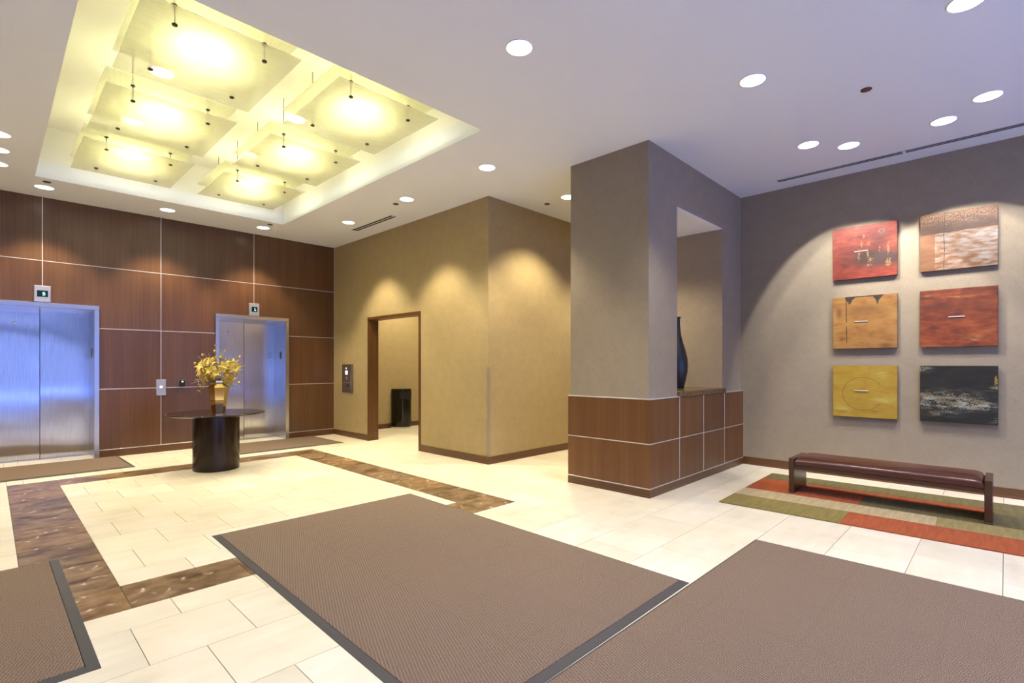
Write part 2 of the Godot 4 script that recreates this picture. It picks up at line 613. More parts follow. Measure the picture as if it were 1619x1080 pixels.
func add_tile(st: SurfaceTool, c: Vector3, sx: float, sz: float) -> void:
	var h := 0.0045
	var b := 0.0008
	var lo := Vector3(c.x - sx / 2, -h, c.z - sz / 2)
	var hi := Vector3(c.x + sx / 2, 0, c.z + sz / 2)
	quad(st, Vector3(lo.x + b, 0, lo.z + b), Vector3(hi.x - b, 0, lo.z + b), Vector3(hi.x - b, 0, hi.z - b), Vector3(lo.x + b, 0, hi.z - b), Vector3.UP)
	var p := [Vector3(lo.x, 0, lo.z), Vector3(hi.x, 0, lo.z), Vector3(hi.x, 0, hi.z), Vector3(lo.x, 0, hi.z)]
	var ins := [Vector3(b, 0, b), Vector3(-b, 0, b), Vector3(-b, 0, -b), Vector3(b, 0, -b)]
	var no := [Vector3(0, 0, -1), Vector3(1, 0, 0), Vector3(0, 0, 1), Vector3(-1, 0, 0)]
	for i in 4:
		var j := (i + 1) % 4
		var d := Vector3(0, -b, 0)
		quad(st, p[i] + ins[i], p[j] + ins[j], p[j] + d, p[i] + d, (no[i] + Vector3.UP).normalized())
		quad(st, p[i] + d, p[j] + d, p[j] + Vector3(0, -h, 0), p[i] + Vector3(0, -h, 0), no[i])

# ------------------------------------------------------------------ ceiling
func build_ceiling() -> void:
	var st := begin()
	var x0 := LEFT_X - 0.2
	var x1 := 10.2
	var z0 := -11.2
	var z1 := FRONT_Z + 0.2
	add_box(st, Vector3(x0, CEIL, z0), Vector3(x1, CEIL + 0.2, COVE[2]))
	add_box(st, Vector3(x0, CEIL, COVE[3]), Vector3(x1, CEIL + 0.2, z1))
	add_box(st, Vector3(x0, CEIL, COVE[2]), Vector3(COVE[0], CEIL + 0.2, COVE[3]))
	add_box(st, Vector3(COVE[1], CEIL, COVE[2]), Vector3(x1, CEIL + 0.2, COVE[3]))
	struct("ceiling", st, M.white_paint, "flat white painted lobby ceiling")
	st = begin()
	var t := 0.12
	add_box(st, Vector3(COVE[0] - t, CEIL + 0.2, COVE[2] - t), Vector3(COVE[0], COVE_Y, COVE[3] + t))
	add_box(st, Vector3(COVE[1], CEIL + 0.2, COVE[2] - t), Vector3(COVE[1] + t, COVE_Y, COVE[3] + t))
	add_box(st, Vector3(COVE[0], CEIL + 0.2, COVE[2] - t), Vector3(COVE[1], COVE_Y, COVE[2]))
	add_box(st, Vector3(COVE[0], CEIL + 0.2, COVE[3]), Vector3(COVE[1], COVE_Y, COVE[3] + t))
	add_box(st, Vector3(COVE[0] - t, COVE_Y, COVE[2] - t), Vector3(COVE[1] + t, COVE_Y + 0.15, COVE[3] + t))
	struct("ceiling_recess", st, M.cove_paint, "raised white recess in the ceiling holding the yellow light panels")

# ------------------------------------------------------------------ walls
func wood_wall_pieces(parent: Node, cuts: Array) -> void:
	var xs := [-4.2, -3.665, -2.268, -0.872, 0.525, 1.917, 3.316, TAN_X]
	var ys := [0.113, 1.022, 1.927, 2.845, CEIL]
	var g := 0.0048
	for i in xs.size() - 1:
		for j in ys.size() - 1:
			var rs := rect_less([[xs[i] + g, ys[j] + g, xs[i + 1] - g, ys[j + 1] - (g if j < 3 else 0.0)]], cuts)
			if rs.is_empty(): continue
			var st := begin()
			for r in rs:
				add_box(st, Vector3(r[0], r[1], WALL_Z - 0.02), Vector3(r[2], r[3], WALL_Z))
			obj("wood_panel", st, M["wood_%d" % ((i * 2 + j * 5) % 3)], parent)
	for i in range(1, xs.size() - 1):
		for r in rect_less([[xs[i] - g, 0.113, xs[i] + g, CEIL]], cuts):
			obj("metal_strip", box_st(Vector3(r[0], r[1], WALL_Z - 0.02), Vector3(r[2], r[3], WALL_Z + 0.003), 0.001), M.trim_metal, parent)
	obj("metal_strip", box_st(Vector3(TAN_X - 0.01, 0.113, WALL_Z - 0.02), Vector3(TAN_X, CEIL, WALL_Z + 0.003)), M.trim_metal, parent)
	for j in ys.size() - 1:
		for r in rect_less([[xs[0], ys[j] - g, TAN_X, ys[j] + g]], cuts):
			obj("metal_strip", box_st(Vector3(r[0], r[1], WALL_Z - 0.02), Vector3(r[2], r[3], WALL_Z + 0.004), 0.001), M.trim_metal, parent)
	for r in rect_less([[xs[0], 0.0, TAN_X, 0.107]], cuts):
		obj("baseboard", box_st(Vector3(r[0], r[1], WALL_Z - 0.02), Vector3(r[2], r[3], WALL_Z + 0.006), 0.002), M.wood_rail, parent)

const LIFTS := [[-0.098, 0.0, 1.148, 2.26], [2.693, 0.0, 3.933, 2.26]]

func build_walls() -> void:
	# elevator wall: core with two deep openings, then panels
	var st := begin()
	var core := rect_less([[LEFT_X - 0.2, 0.0, TAN_X, CEIL]], LIFTS)
	for r in core:
		add_box(st, Vector3(r[0], r[1], -10.6), Vector3(r[2], r[3], WALL_Z - 0.02))
	add_box(st, Vector3(LEFT_X - 0.2, 0, -10.8), Vector3(TAN_X, CEIL, -10.6))
	var back := struct("wall_back", st, M.wood_1, "dark wood panelled elevator wall with metal reveal strips")
	wood_wall_pieces(back, LIFTS)
	# papered wall with the doorway, and its return along the corridor
	st = begin()
	for r in rect_less([[-10.6, 0.0, END_Z, CEIL]], [[-8.374, 0.0, -6.742, 2.255]]):
		add_box(st, Vector3(TAN_X, r[1], r[0]), Vector3(TAN_X + 0.19, r[3], r[2]))
	struct("wall_doorway", st, M.paper_tan, "tan papered wall with the doorway")
	struct("wall_corridor", box_st(Vector3(TAN_X + 0.19, 0, END_Z - 0.2), Vector3(9.6, CEIL, END_Z)), M.paper_tan, "tan papered wall running back along the corridor")
	struct("wall_side_room", box_st(Vector3(TAN_X + 0.19, 0, -9.92), Vector3(9.6, CEIL, -9.72)), M.paper_tan, "tan papered wall of the room behind the doorway")
	struct("wall_corridor_end", box_st(Vector3(9.6, 0, -10.8), Vector3(9.8, CEIL, -3.5)), M.paper_tan, "end wall closing the corridor and side room")
	struct("wall_art", box_st(Vector3(ART_X, 0, -3.699), Vector3(ART_X + 0.2, CEIL, FRONT_Z)), M.paper_grey, "grey papered wall hung with six paintings")
	struct("wall_corridor_right", box_st(Vector3(ART_X + 0.2, 0, -3.699), Vector3(9.6, CEIL, -3.5)), M.paper_tan, "papered right hand wall of the corridor")
	struct("wall_left", box_st(Vector3(LEFT_X - 0.2, 0, WALL_Z), Vector3(LEFT_X, CEIL, FRONT_Z)), M.paper_grey, "grey papered wall at the left of the lobby")
	# skirtings
	var bh := 0.105
	st = begin()
	add_box(st, Vector3(TAN_X - 0.012, 0, WALL_Z + 0.006), Vector3(TAN_X, bh, -8.376), 0.002)
	add_box(st, Vector3(TAN_X - 0.012, 0, -6.74), Vector3(TAN_X, bh, END_Z + 0.012), 0.002)
	struct("baseboard_doorway", st, M.wood_rail, "brown wooden skirting under the tan wall")
	struct("baseboard_corridor", box_st(Vector3(TAN_X, 0, END_Z), Vector3(9.6, bh, END_Z + 0.012), 0.002), M.wood_rail, "brown wooden skirting along the corridor wall")
	struct("baseboard_side_room", box_st(Vector3(TAN_X + 0.19, 0, -9.72), Vector3(9.6, bh, -9.708), 0.002), M.wood_rail, "brown wooden skirting in the room behind the doorway")
	struct("baseboard_art", box_st(Vector3(ART_X - 0.012, 0, -2.64), Vector3(ART_X, bh, FRONT_Z), 0.002), M.wood_rail, "brown wooden skirting under the art wall")
	# slim guard on the papered corner
	var t := thing("corner_guard", "slim pale guard strip on the papered corner left of the column", "corner guard", Vector3(TAN_X, 0, END_Z))
	obj("strip", box_st(Vector3(-0.003, 0.11, -0.035), Vector3(0.0, 1.36, 0.003)), M.paper_grey, t)
	obj("strip", box_st(Vector3(0.0, 0.11, 0.0), Vector3(0.035, 1.36, 0.003)), M.paper_grey, t)

func build_column() -> void:
	# square column and the wall above a low counter, with an open niche through it
	var x0 := 4.80
	var z0 := -3.69
	var z1 := -2.67
	var st := begin()
	for r in rect_less([[x0, 1.0, ART_X, CEIL]], [[5.44, 1.0, 6.723, 3.18]]):
		add_box(st, Vector3(r[0], r[1], z0), Vector3(r[2], r[3], z1))
	var col := struct("wall_column", st, M.paper_grey, "square grey papered column and pierced wall above the wooden counter")
	st = begin()
	quad(st, Vector3(5.44, 3.179, z0), Vector3(6.723, 3.179, z0), Vector3(6.723, 3.179, z1), Vector3(5.44, 3.179, z1), Vector3.DOWN)
	add_box(st, Vector3(5.441, 3.172, z0 + 0.001), Vector3(6.722, 3.18, z1 - 0.001))
	obj("niche_soffit", st, M.white_paint, col)
	# counter below
	var cx := 4.765
	var cz := -2.64
	st = box_st(Vector3(cx + 0.012, 0, z0 - 0.012), Vector3(ART_X, 1.018, cz - 0.012))
	var cb := struct("trim_1", st, M.counter_wood_0, "wood panelled base of the column and niche wall")
	var g := 0.005
	var ys := [0.093, 0.558, 1.022]
	var xs := [cx, 5.44, 6.078, 6.72, ART_X]
	for j in 2:
		obj("wood_panel", box_st(Vector3(cx, ys[j] + g, z0 - 0.012), Vector3(cx + 0.013, ys[j + 1] - g, cz)), M["counter_wood_%d" % (j % 2)], cb)
		for i in 4:
			obj("wood_panel", box_st(Vector3(xs[i] + (g if i else 0.013), ys[j] + g, cz - 0.013), Vector3(xs[i + 1] - (g if i < 3 else 0.0), ys[j + 1] - g, cz)), M["counter_wood_%d" % ((i + j) % 2)], cb)
	for j in 2:
		obj("metal_strip", box_st(Vector3(cx - 0.003, ys[j] - g, z0 - 0.012), Vector3(cx + 0.012, ys[j] + g, cz + 0.003), 0.001), M.trim_metal, cb)
		obj("metal_strip", box_st(Vector3(cx + 0.012, ys[j] - g, cz - 0.012), Vector3(ART_X, ys[j] + g, cz + 0.003), 0.001), M.trim_metal, cb)
	for i in range(1, 4):
		obj("metal_strip", box_st(Vector3(xs[i] - g, ys[0] + g, cz - 0.012), Vector3(xs[i] + g, 1.018, cz + 0.003), 0.001), M.trim_metal, cb)
	obj("metal_cap", box_st(Vector3(cx - 0.003, 1.018, z0 - 0.012), Vector3(x0 + 0.004, 1.03, cz + 0.003), 0.001), M.trim_metal, cb)
	obj("metal_cap", box_st(Vector3(x0 + 0.004, 1.018, z1 - 0.004), Vector3(5.44, 1.03, cz + 0.003), 0.001), M.trim_metal, cb)
	obj("metal_cap", box_st(Vector3(6.735, 1.018, z1 - 0.004), Vector3(ART_X, 1.03, cz + 0.003), 0.001), M.trim_metal, cb)
	obj("baseboard", box_st(Vector3(cx - 0.004, 0, z0 - 0.012), Vector3(cx + 0.012, 0.088, cz + 0.004), 0.002), M.wood_rail, cb)
	obj("baseboard", box_st(Vector3(cx + 0.012, 0, cz - 0.012), Vector3(ART_X, 0.088, cz + 0.004), 0.002), M.wood_rail, cb)
	tag(obj("granite_shelf", box_st(Vector3(5.442, 1.02, z0 + 0.005), Vector3(6.732, 1.085, cz + 0.015), 0.006), M.granite), "brown speckled granite shelf slab in the column niche", "shelf")
	# tall vase
	var t := thing("tall_vase", "tall slender dark blue vase standing in the column niche", "vase", Vector3(6.13, 1.085, -3.0))
	st = begin()
	add_lathe(st, [Vector2(0, 0), Vector2(0.07, 0), Vector2(0.076, 0.01), Vector2(0.098, 0.1), Vector2(0.12, 0.21), Vector2(0.126, 0.29), Vector2(0.12, 0.38), Vector2(0.098, 0.48), Vector2(0.066, 0.58), Vector2(0.042, 0.68), Vector2(0.031, 0.78), Vector2(0.027, 0.86), Vector2(0.03, 0.9)], 40)
	obj("body", st, M.vase_blue, t)
	st = begin()
	add_lathe(st, [Vector2(0.03, 0.895), Vector2(0.042, 0.905), Vector2(0.042, 0.912), Vector2(0.026, 0.913), Vector2(0.024, 0.86), Vector2(0, 0.86)], 32)
	obj("rim", st, M.vase_blue, t)

func build_front() -> void:
	# glazed entrance behind the camera, and the pavement outside
	var xs := [-4.2, -2.5, -0.8, 0.9, 2.0, 3.1, 4.8, 6.1, 7.38]
	var st := begin()
	for x in xs:
		add_box(st, Vector3(x - 0.04, 0, FRONT_Z), Vector3(x + 0.04, CEIL, FRONT_Z + 0.12), 0.003)
	for i in xs.size() - 1:
		add_box(st, Vector3(xs[i] + 0.04, 2.5, FRONT_Z), Vector3(xs[i + 1] - 0.04, 2.8, FRONT_Z + 0.12), 0.003)
		add_box(st, Vector3(xs[i] + 0.04, 3.5, FRONT_Z), Vector3(xs[i + 1] - 0.04, CEIL, FRONT_Z + 0.12), 0.003)
		add_box(st, Vector3(xs[i] + 0.04, 0.0, FRONT_Z), Vector3(xs[i + 1] - 0.04, 0.12, FRONT_Z + 0.12), 0.003)
	var w := struct("window_1", st, M.storefront_frame, "glazed storefront entrance with dark metal frames")
	for i in xs.size() - 1:
		obj("pane", box_st(Vector3(xs[i] + 0.04, 0.12, FRONT_Z + 0.05), Vector3(xs[i + 1] - 0.04, 2.5, FRONT_Z + 0.058)), M.clear_glass, w)
		obj("pane", box_st(Vector3(xs[i] + 0.04, 2.8, FRONT_Z + 0.05), Vector3(xs[i + 1] - 0.04, 3.5, FRONT_Z + 0.058)), M.clear_glass, w)
	struct("ground", box_st(Vector3(-40, -0.3, FRONT_Z + 0.2), Vector3(40, -0.02, 45)), M.pavement, "pale pavement outside the entrance")
	var st2 := begin()
	add_box(st2, Vector3(-40, -0.02, 28), Vector3(40, 10.0, 40))
	for i in 20:
		for k in 3:
			add_box(st2, Vector3(-39 + i * 4, 0.9 + k * 3.1, 27.9), Vector3(-36.6 + i * 4, 1.05 + k * 3.1, 28.0))
	tag(obj("building", st2, M.facade_stone), "plain stone building standing across the street from the entrance", "building")

# ------------------------------------------------------------------ elevators
func build_elevators() -> void:
	var labels := ["steel elevator entrance at the left edge, its indicator showing 5", "steel elevator entrance behind the gold flowers, nearer the tan wall"]
	for e in 2:
		var L: Array = LIFTS[e]
		var cx: float = (L[0] + L[2]) / 2.0
		var hw: float = (L[2] - L[0]) / 2.0
		var t := thing("elevator_entrance", labels[e], "elevator", Vector3(cx, 0, WALL_Z))
		var fw := 0.062
		var top: float = L[3]
		for s in [-1.0, 1.0]:
			var a: float = minf(s * hw, s * (hw - fw))
			var b: float = maxf(s * hw, s * (hw - fw))
			obj("jamb", box_st(Vector3(a, 0, -0.5), Vector3(b, top - fw, 0.022), 0.003), M.frame_steel, t)
		obj("head", box_st(Vector3(-hw, top - fw, -0.5), Vector3(hw, top, 0.022), 0.003), M.frame_steel, t)
		var w := hw - fw
		for s in [0, 1]:
			var x0 := -w if s == 0 else 0.004
			var x1 := -0.004 if s == 0 else w
			var d := obj("door_panel", wavy_door(x0, x1, top - fw, -0.5, e * 7 + s * 3), M.steel, t)
			if s == 0:
				var st := begin()
				add_lathe(st, [Vector2(0, 0.006), Vector2(0.012, 0.005), Vector2(0.016, 0.0)], 16)
				var k := obj("key_hole", st, M.chrome, d, Vector3((x0 + x1) / 2 + 0.02, 1.99, -0.498))
				k.rotation.x = PI / 2
		obj("door_gap", box_st(Vector3(-0.004, 0, -0.52), Vector3(0.004, top - fw, -0.508)), M.dark_gap, t)
		obj("floor_sill", box_st(Vector3(-w, -0.003, -0.52), Vector3(w, 0.004, -0.44), 0.001), M.plate_metal, t)
		var lan := obj("hall_lantern", box_st(Vector3(w - 0.006, 1.5, -0.25), Vector3(w, 1.64, -0.19), 0.002), M.bronze_metal, t)
		obj("lens", box_st(Vector3(w - 0.009, 1.53, -0.235), Vector3(w - 0.006, 1.61, -0.205)), M.black_plastic, lan)
		# floor indicator above the head
		var it := thing("floor_indicator", ["square steel floor indicator showing a green 5 above left elevator", "square steel floor indicator showing a green L above right elevator"][e], "indicator", Vector3(cx, top, WALL_Z), 0, "elevator floor indicators")
		obj("faceplate", box_st(Vector3(-0.088, 0.004, 0), Vector3(0.088, 0.232, 0.028), 0.006), M.plate_metal, it)
		obj("display", box_st(Vector3([-0.057, -0.046][e], 0.075, 0.027), Vector3([0.057, 0.054][e], 0.165, 0.0305), 0.001), M.display_dark, it)
		var tm := TextMesh.new()
		tm.text = ["5", "L"][e]
		var sf := SystemFont.new()
		sf.font_names = PackedStringArray(["Droid Sans"])
		sf.font_weight = 700
		tm.font = sf
		tm.font_size = 32
		tm.pixel_size = 0.0019
		tm.depth = 0.002
		mesh_obj("digit", tm, M.digit_glow, it, Vector3(0.015, 0.118, 0.0315))
	# call plate and card reader between the elevators
	var cp := thing("call_button_plate", "flat steel elevator call button plate between the two elevators", "call button", Vector3(1.917, 1.0, WALL_Z))
	obj("plate", box_st(Vector3(-0.065, -0.1, 0), Vector3(0.065, 0.155, 0.012), 0.003), M.plate_metal, cp)
	var st := begin()
	add_lathe(st, [Vector2(0, 0.012), Vector2(0.014, 0.011), Vector2(0.018, 0.006), Vector2(0.018, 0.0)], 20)
	obj("button", st, M.led_glow, cp, Vector3(0, 0.035, 0.012)).rotation.x = PI / 2
	var cr := thing("card_reader", "small black card reader beside the call button plate", "card reader", Vector3(2.205, 1.03, WALL_Z))
	obj("backplate", box_st(Vector3(-0.062, 0, 0), Vector3(0.062, 0.105, 0.006), 0.02), M.bronze_metal, cr)
	obj("housing", box_st(Vector3(-0.042, 0.0, 0.004), Vector3(0.042, 0.115, 0.034), 0.01), M.black_plastic, cr)
	obj("status_light", box_st(Vector3(-0.01, 0.075, 0.033), Vector3(0.012, 0.092, 0.036), 0.002), M.led_glow, cr)

func wavy_door(x0: float, x1: float, h: float, z: float, s: int) -> SurfaceTool:
	var st := begin()
	var nx := 20
	var ny := 48
	var d := func(x: float, y: float) -> float:
		return 0.0022 * sin(y * 4.2 + s * 1.3 + 0.8 * sin(x * 3.2 + s)) + 0.0007 * sin(y * 8.5 + s * 2 + 1.1 * sin(x * 5.0 + 1.7 * s))
	var nrm := func(x: float, y: float) -> Vector3:
		var e := 0.01
		return Vector3(-(d.call(x + e, y) - d.call(x - e, y)) / (2 * e), -(d.call(x, y + e) - d.call(x, y - e)) / (2 * e), 1).normalized()
	for i in nx:
		for j in ny:
			var q := []
			var n := []
			for k in [[0, 0], [1, 0], [1, 1], [0, 1]]:
				var x: float = lerpf(x0, x1, float(i + k[0]) / nx)
				var y: float = 0.006 + (h - 0.006) * (j + k[1]) / ny
				q.append(Vector3(x, y, z + d.call(x, y)))
				n.append(nrm.call(x, y))
			for k in [0, 2, 1, 0, 3, 2]:
				vert(st, q[k], n[k], Vector2(q[k].x, q[k].y))
	add_box(st, Vector3(x0, 0.006, z - 0.03), Vector3(x1, h, z - 0.003))
	return st

func build_doorway() -> void:
	# cased opening in the tan wall
	var z0 := -8.374
	var z1 := -6.742
	var xo := TAN_X - 0.012
	var xi := TAN_X + 0.2
	var c := 0.05
	var t := struct("door_1", box_st(Vector3(xo, 2.255 - c, z0), Vector3(xi, 2.255, z1), 0.002), M.wood_jamb, "brown wood cased doorway opening in the tan wall")
	obj("jamb", box_st(Vector3(xo, 0, z0), Vector3(xi, 2.255 - c, z0 + c * 0.6), 0.002), M.wood_jamb, t)
	obj("jamb", box_st(Vector3(xo, 0, z1 - c), Vector3(xi, 2.255 - c, z1), 0.002), M.wood_jamb, t)
	# waste bin against the far wall of the room
	var b := thing("waste_bin", "black half round waste bin seen through the doorway", "bin", Vector3(6.4, 0, -9.70))
	var st := begin()
	half_round(st, 0.22, 0.30, 0.03, 0.86)
	obj("body", st, M.black_gloss, b)
	st = begin()
	half_round(st, 0.225, 0.305, 0.0, 0.03)
	obj("base_ring", st, M.trim_metal, b)
	# swing opening: proud frame round a dark flap
	st = begin()
	add_lathe(st, [Vector2(1.0, 0.66), Vector2(1.012, 0.665), Vector2(1.012, 0.805), Vector2(1.0, 0.81)], 20, Vector3.ZERO, false, 0.222, 0.302, PI * 0.2, PI * 0.55)
	obj("flap", st, M.black_plastic, b)
	for y in [0.645, 0.815]:
		var pts := []
		for i in 17:
			var a: float = PI * (0.2 + 0.55 * i / 16.0)
			pts.append(Vector3(cos(a) * 0.226, y, sin(a) * 0.306))
		st = begin()
		add_tube(st, pts, 0.008)
		obj("flap_rim", st, M.black_gloss, b)

func half_round(st: SurfaceTool, rx: float, rz: float, y0: float, y1: float) -> void:
	var ring := []
	var n := 24
	for i in n + 1:
		var a := PI * i / n
		ring.append(Vector3(cos(a) * rx, 0, sin(a) * rz))
	for i in n:
		var a: Vector3 = ring[i]
		var b: Vector3 = ring[i + 1]
		var na := Vector3(a.x / rx / rx, 0, a.z / rz / rz).normalized()
		var nb := Vector3(b.x / rx / rx, 0, b.z / rz / rz).normalized()
		var u0 := Vector3(0, y0, 0)
		var u1 := Vector3(0, y1, 0)
		tri_n(st, a + u0, b + u0, b + u1, na, nb, nb)
		tri_n(st, a + u0, b + u1, a + u1, na, nb, na)
		tri_n(st, Vector3(0, y1, 0.01), a + u1, b + u1, Vector3.UP, Vector3.UP, Vector3.UP)
		tri_n(st, Vector3(0, y0, 0.01), a + u0, b + u0, Vector3.DOWN, Vector3.DOWN, Vector3.DOWN)
	quad(st, Vector3(-rx, y0, 0), Vector3(rx, y0, 0), Vector3(rx, y1, 0), Vector3(-rx, y1, 0), Vector3(0, 0, -1))

# ------------------------------------------------------------------ lights
func spot(parent: Node, at: Vector3, towards: Vector3, color: Color, energy: float, half: float, soft: float, size := 0.06) -> void:
	var l := SpotLight3D.new()
	l.name = "lamp"
	l.light_color = color
	l.light_energy = energy
	l.spot_range = 12.0
	l.spot_attenuation = 2.0
	l.spot_angle = half
	l.spot_angle_attenuation = soft
	l.light_size = size
	l.shadow_enabled = true
	parent.add_child(l, true)
	l.position = at
	var d := towards.normalized()
	l.basis = Basis.looking_at(d, Vector3.RIGHT if absf(d.y) > 0.98 else Vector3.UP)

func downlight(x: float, z: float, y: float, label: String, color: Color, energy: float, half := 55.0, soft := 0.6, aim := Vector3.ZERO, lens := "lens_lit", r := 0.098) -> Node3D:
	var t := thing("recessed_downlight", label, "downlight", Vector3(x, y, z), 0, "round recessed downlights")
	var st := begin()
	add_lathe(st, [Vector2(r + 0.008, 0.0), Vector2(r + 0.008, -0.004), Vector2(r, -0.006), Vector2(r - 0.004, -0.003)], 40)
	obj("trim_ring", st, M.white_paint, t)
	st = begin()
	add_lathe(st, [Vector2(r, -0.0035), Vector2(0, -0.0035)], 40)
	obj("lens", st, M[lens], t)
	if energy > 0.0:
		var d := Vector3(0, -1, 0) if aim == Vector3.ZERO else aim - Vector3(x, y - 0.05, z)
		spot(t, Vector3(0, -0.05, 0), d, color, energy * 0.5, half, soft, 0.06 if aim == Vector3.ZERO else 0.03)
	return t

func build_downlights() -> void:
	var warm := Color(1.0, 0.93, 0.82)
	var amber := Color(1.0, 0.94, 0.80)
	var white := Color(1.0, 0.975, 0.95)
	# over the open floor
	downlight(2.741, -2.585, CEIL, "large round downlight above the big brown mat, alone in the open ceiling", white, 7.5)
	downlight(4.398, -1.497, CEIL, "round downlight on the ceiling in front of the square column", white, 7.5)
	downlight(4.413, -0.18, CEIL, "round downlight cut by the top edge of the picture at right", white, 7.5)
	# above the paintings, aimed at them
	downlight(6.089, -0.108, CEIL, "rightmost round downlight above the paintings", white, 7.2, 33.0, 0.15, Vector3(ART_X, 1.75, -0.35))
	downlight(6.407, -0.425, CEIL, "round downlight beside the slot diffuser, second from right above the paintings", white, 4.8, 33.0, 0.15, Vector3(ART_X, 1.75, -0.4))
	downlight(6.418, -1.202, CEIL, "round downlight nearer the art wall of the close pair", white, 4.8, 33.0, 0.15, Vector3(ART_X, 1.75, -1.15))
	downlight(6.098, -1.508, CEIL, "round downlight nearer the column of the close pair", white, 7.2, 33.0, 0.15, Vector3(ART_X, 1.75, -1.3))
	# along the tan wall
	downlight(4.135, -4.428, CEIL, "round downlight by the tan corner, nearest of the row along the tan wall", warm, 8.0, 50.0, 0.5)
	downlight(4.129, -6.088, CEIL, "round downlight above the doorway, between sprinkler and ceiling recess", amber, 11.0, 44.0, 0.5)
	downlight(4.128, -7.759, CEIL, "round downlight beside the short ceiling vent", amber, 11.0, 44.0, 0.5)
	downlight(5.647, -4.389, CEIL, "round downlight half hidden behind the square column", amber, 11.0, 55.0, 0.6)
	downlight(7.6, -4.4, CEIL, "round downlight deep in the corridor behind the column", amber, 10.0, 55.0, 0.6)
	# wash on the elevator wall
	downlight(0.513, -9.116, CEIL, "round downlight above the left elevator", warm, 8.0, 46.0, 0.5)
	downlight(1.891, -9.111, CEIL, "round downlight above the panel between the elevators", warm, 8.0, 46.0, 0.5)
	downlight(3.272, -9.11, CEIL, "round downlight above the right elevator", warm, 8.0, 46.0, 0.5)
	for i in 3:
		downlight(0.055, [-7.342, -7.883, -8.439][i], CEIL, ["nearest of the three downlights cut by the left edge", "middle one of the three downlights cut by the left edge", "farthest of the three downlights cut by the left edge"][i], warm, 5.0, 55.0, 0.6, Vector3.ZERO, "lens_soft", 0.11)
	# over the glowing panels
	for r in 3:
		for c in 2:
			var dn := downlight(PX[c], PZ[r], COVE_Y, "downlight in the ceiling recess over the %s %s glowing panel" % [["near", "middle", "far"][r], ["left", "right"][c]], Color(1.0, 1.0, 0.90), 2.9, 82.0, 0.9, Vector3.ZERO, "lens_lit", 0.11)
			spot(dn, Vector3(0, -0.05, 0), Vector3.DOWN, Color(1.0, 1.0, 0.95), 8.0, 46.0, 1.0)
	downlight(5.78, -3.2, 3.172, "small round downlight in the soffit of the column niche", warm, 3.0, 60.0, 0.6, Vector3.ZERO, "lens_lit", 0.05)
	# side room and the lobby behind the camera
	downlight(6.3, -8.7, CEIL, "round downlight in the room behind the doorway", amber, 14.0, 62.0, 0.7)
	downlight(7.6, -7.3, CEIL, "round downlight deeper in the room behind the doorway", amber, 9.0, 62.0, 0.7)
	downlight(0.6, -1.6, CEIL, "round downlight in the ceiling just ahead of the entrance", white, 7.5)
	downlight(-1.6, -2.6, CEIL, "round downlight in the left part of the lobby ceiling", white, 9.0)
	downlight(-1.6, -6.0, CEIL, "round downlight left of the ceiling recess", warm, 8.0)
	downlight(2.7, 1.4, CEIL, "round downlight over the entrance mat", white, 7.5)
	downlight(5.4, 2.2, CEIL, "round downlight near the entrance at the right", white, 7.5)
	# sprinkler covers
	for a in [[5.219, -0.851, "reddish sprinkler cover disc in the open ceiling at right", "sprinkler_brown"], [4.141, -6.38, "dark sprinkler cover disc near the short ceiling vent", "sprinkler_dark"], [5.678, -4.797, "dark sprinkler cover disc in the corridor ceiling", "sprinkler_dark"], [3.28, -8.822, "dark sprinkler cover disc above the right elevator", "sprinkler_dark"], [0.521, -8.826, "dark sprinkler cover disc above the left elevator", "sprinkler_dark"]]:
		var st := begin()
		add_lathe(st, [Vector2(0.042, 0.0), Vector2(0.042, -0.004), Vector2(0.038, -0.007), Vector2(0.0, -0.008)], 28)
		tag(obj("sprinkler_cover", st, M[a[3]], self, Vector3(a[0], CEIL, a[1])), a[2], "sprinkler", "sprinkler covers")

const PX := [1.235, 2.61]
const PZ := [-4.68, -6.2, -7.725]

func build_light_panels() -> void:
	for r in 3:
		for c in 2:
			var t := thing("hanging_light_panel", "yellow two-layer translucent panel hanging in the ceiling recess, %s row at %s" % [["near", "middle", "far"][r], ["left", "right"][c]], "light panel", Vector3(PX[c], 3.84, PZ[r]), 0, "hanging yellow light panels")
			obj("lower_sheet", box_st(Vector3(-0.525, 0, -0.605), Vector3(0.525, 0.008, 0.605)), M.panel_low, t)
			obj("upper_sheet", box_st(Vector3(-0.525, 0.14, -0.6), Vector3(0.525, 0.148, 0.6)), M.panel_high, t)
			for x in [-0.3, 0.318]:
				for z in [-0.405, 0.385]:
					var st := begin()
					add_tube(st, [Vector3(x, -0.01, z), Vector3(x, COVE_Y - 3.84, z)], 0.0045, -1, 8)
					obj("rod", st, M.bronze_metal, t)
					for y in [-0.012, 0.128]:
						st = begin()
						add_lathe(st, [Vector2(0, 0), Vector2(0.017, 0), Vector2(0.019, 0.003), Vector2(0.019, 0.011), Vector2(0, 0.011)], 16, Vector3(x, y, z))
						obj("cap", st, M.sprinkler_dark, t)

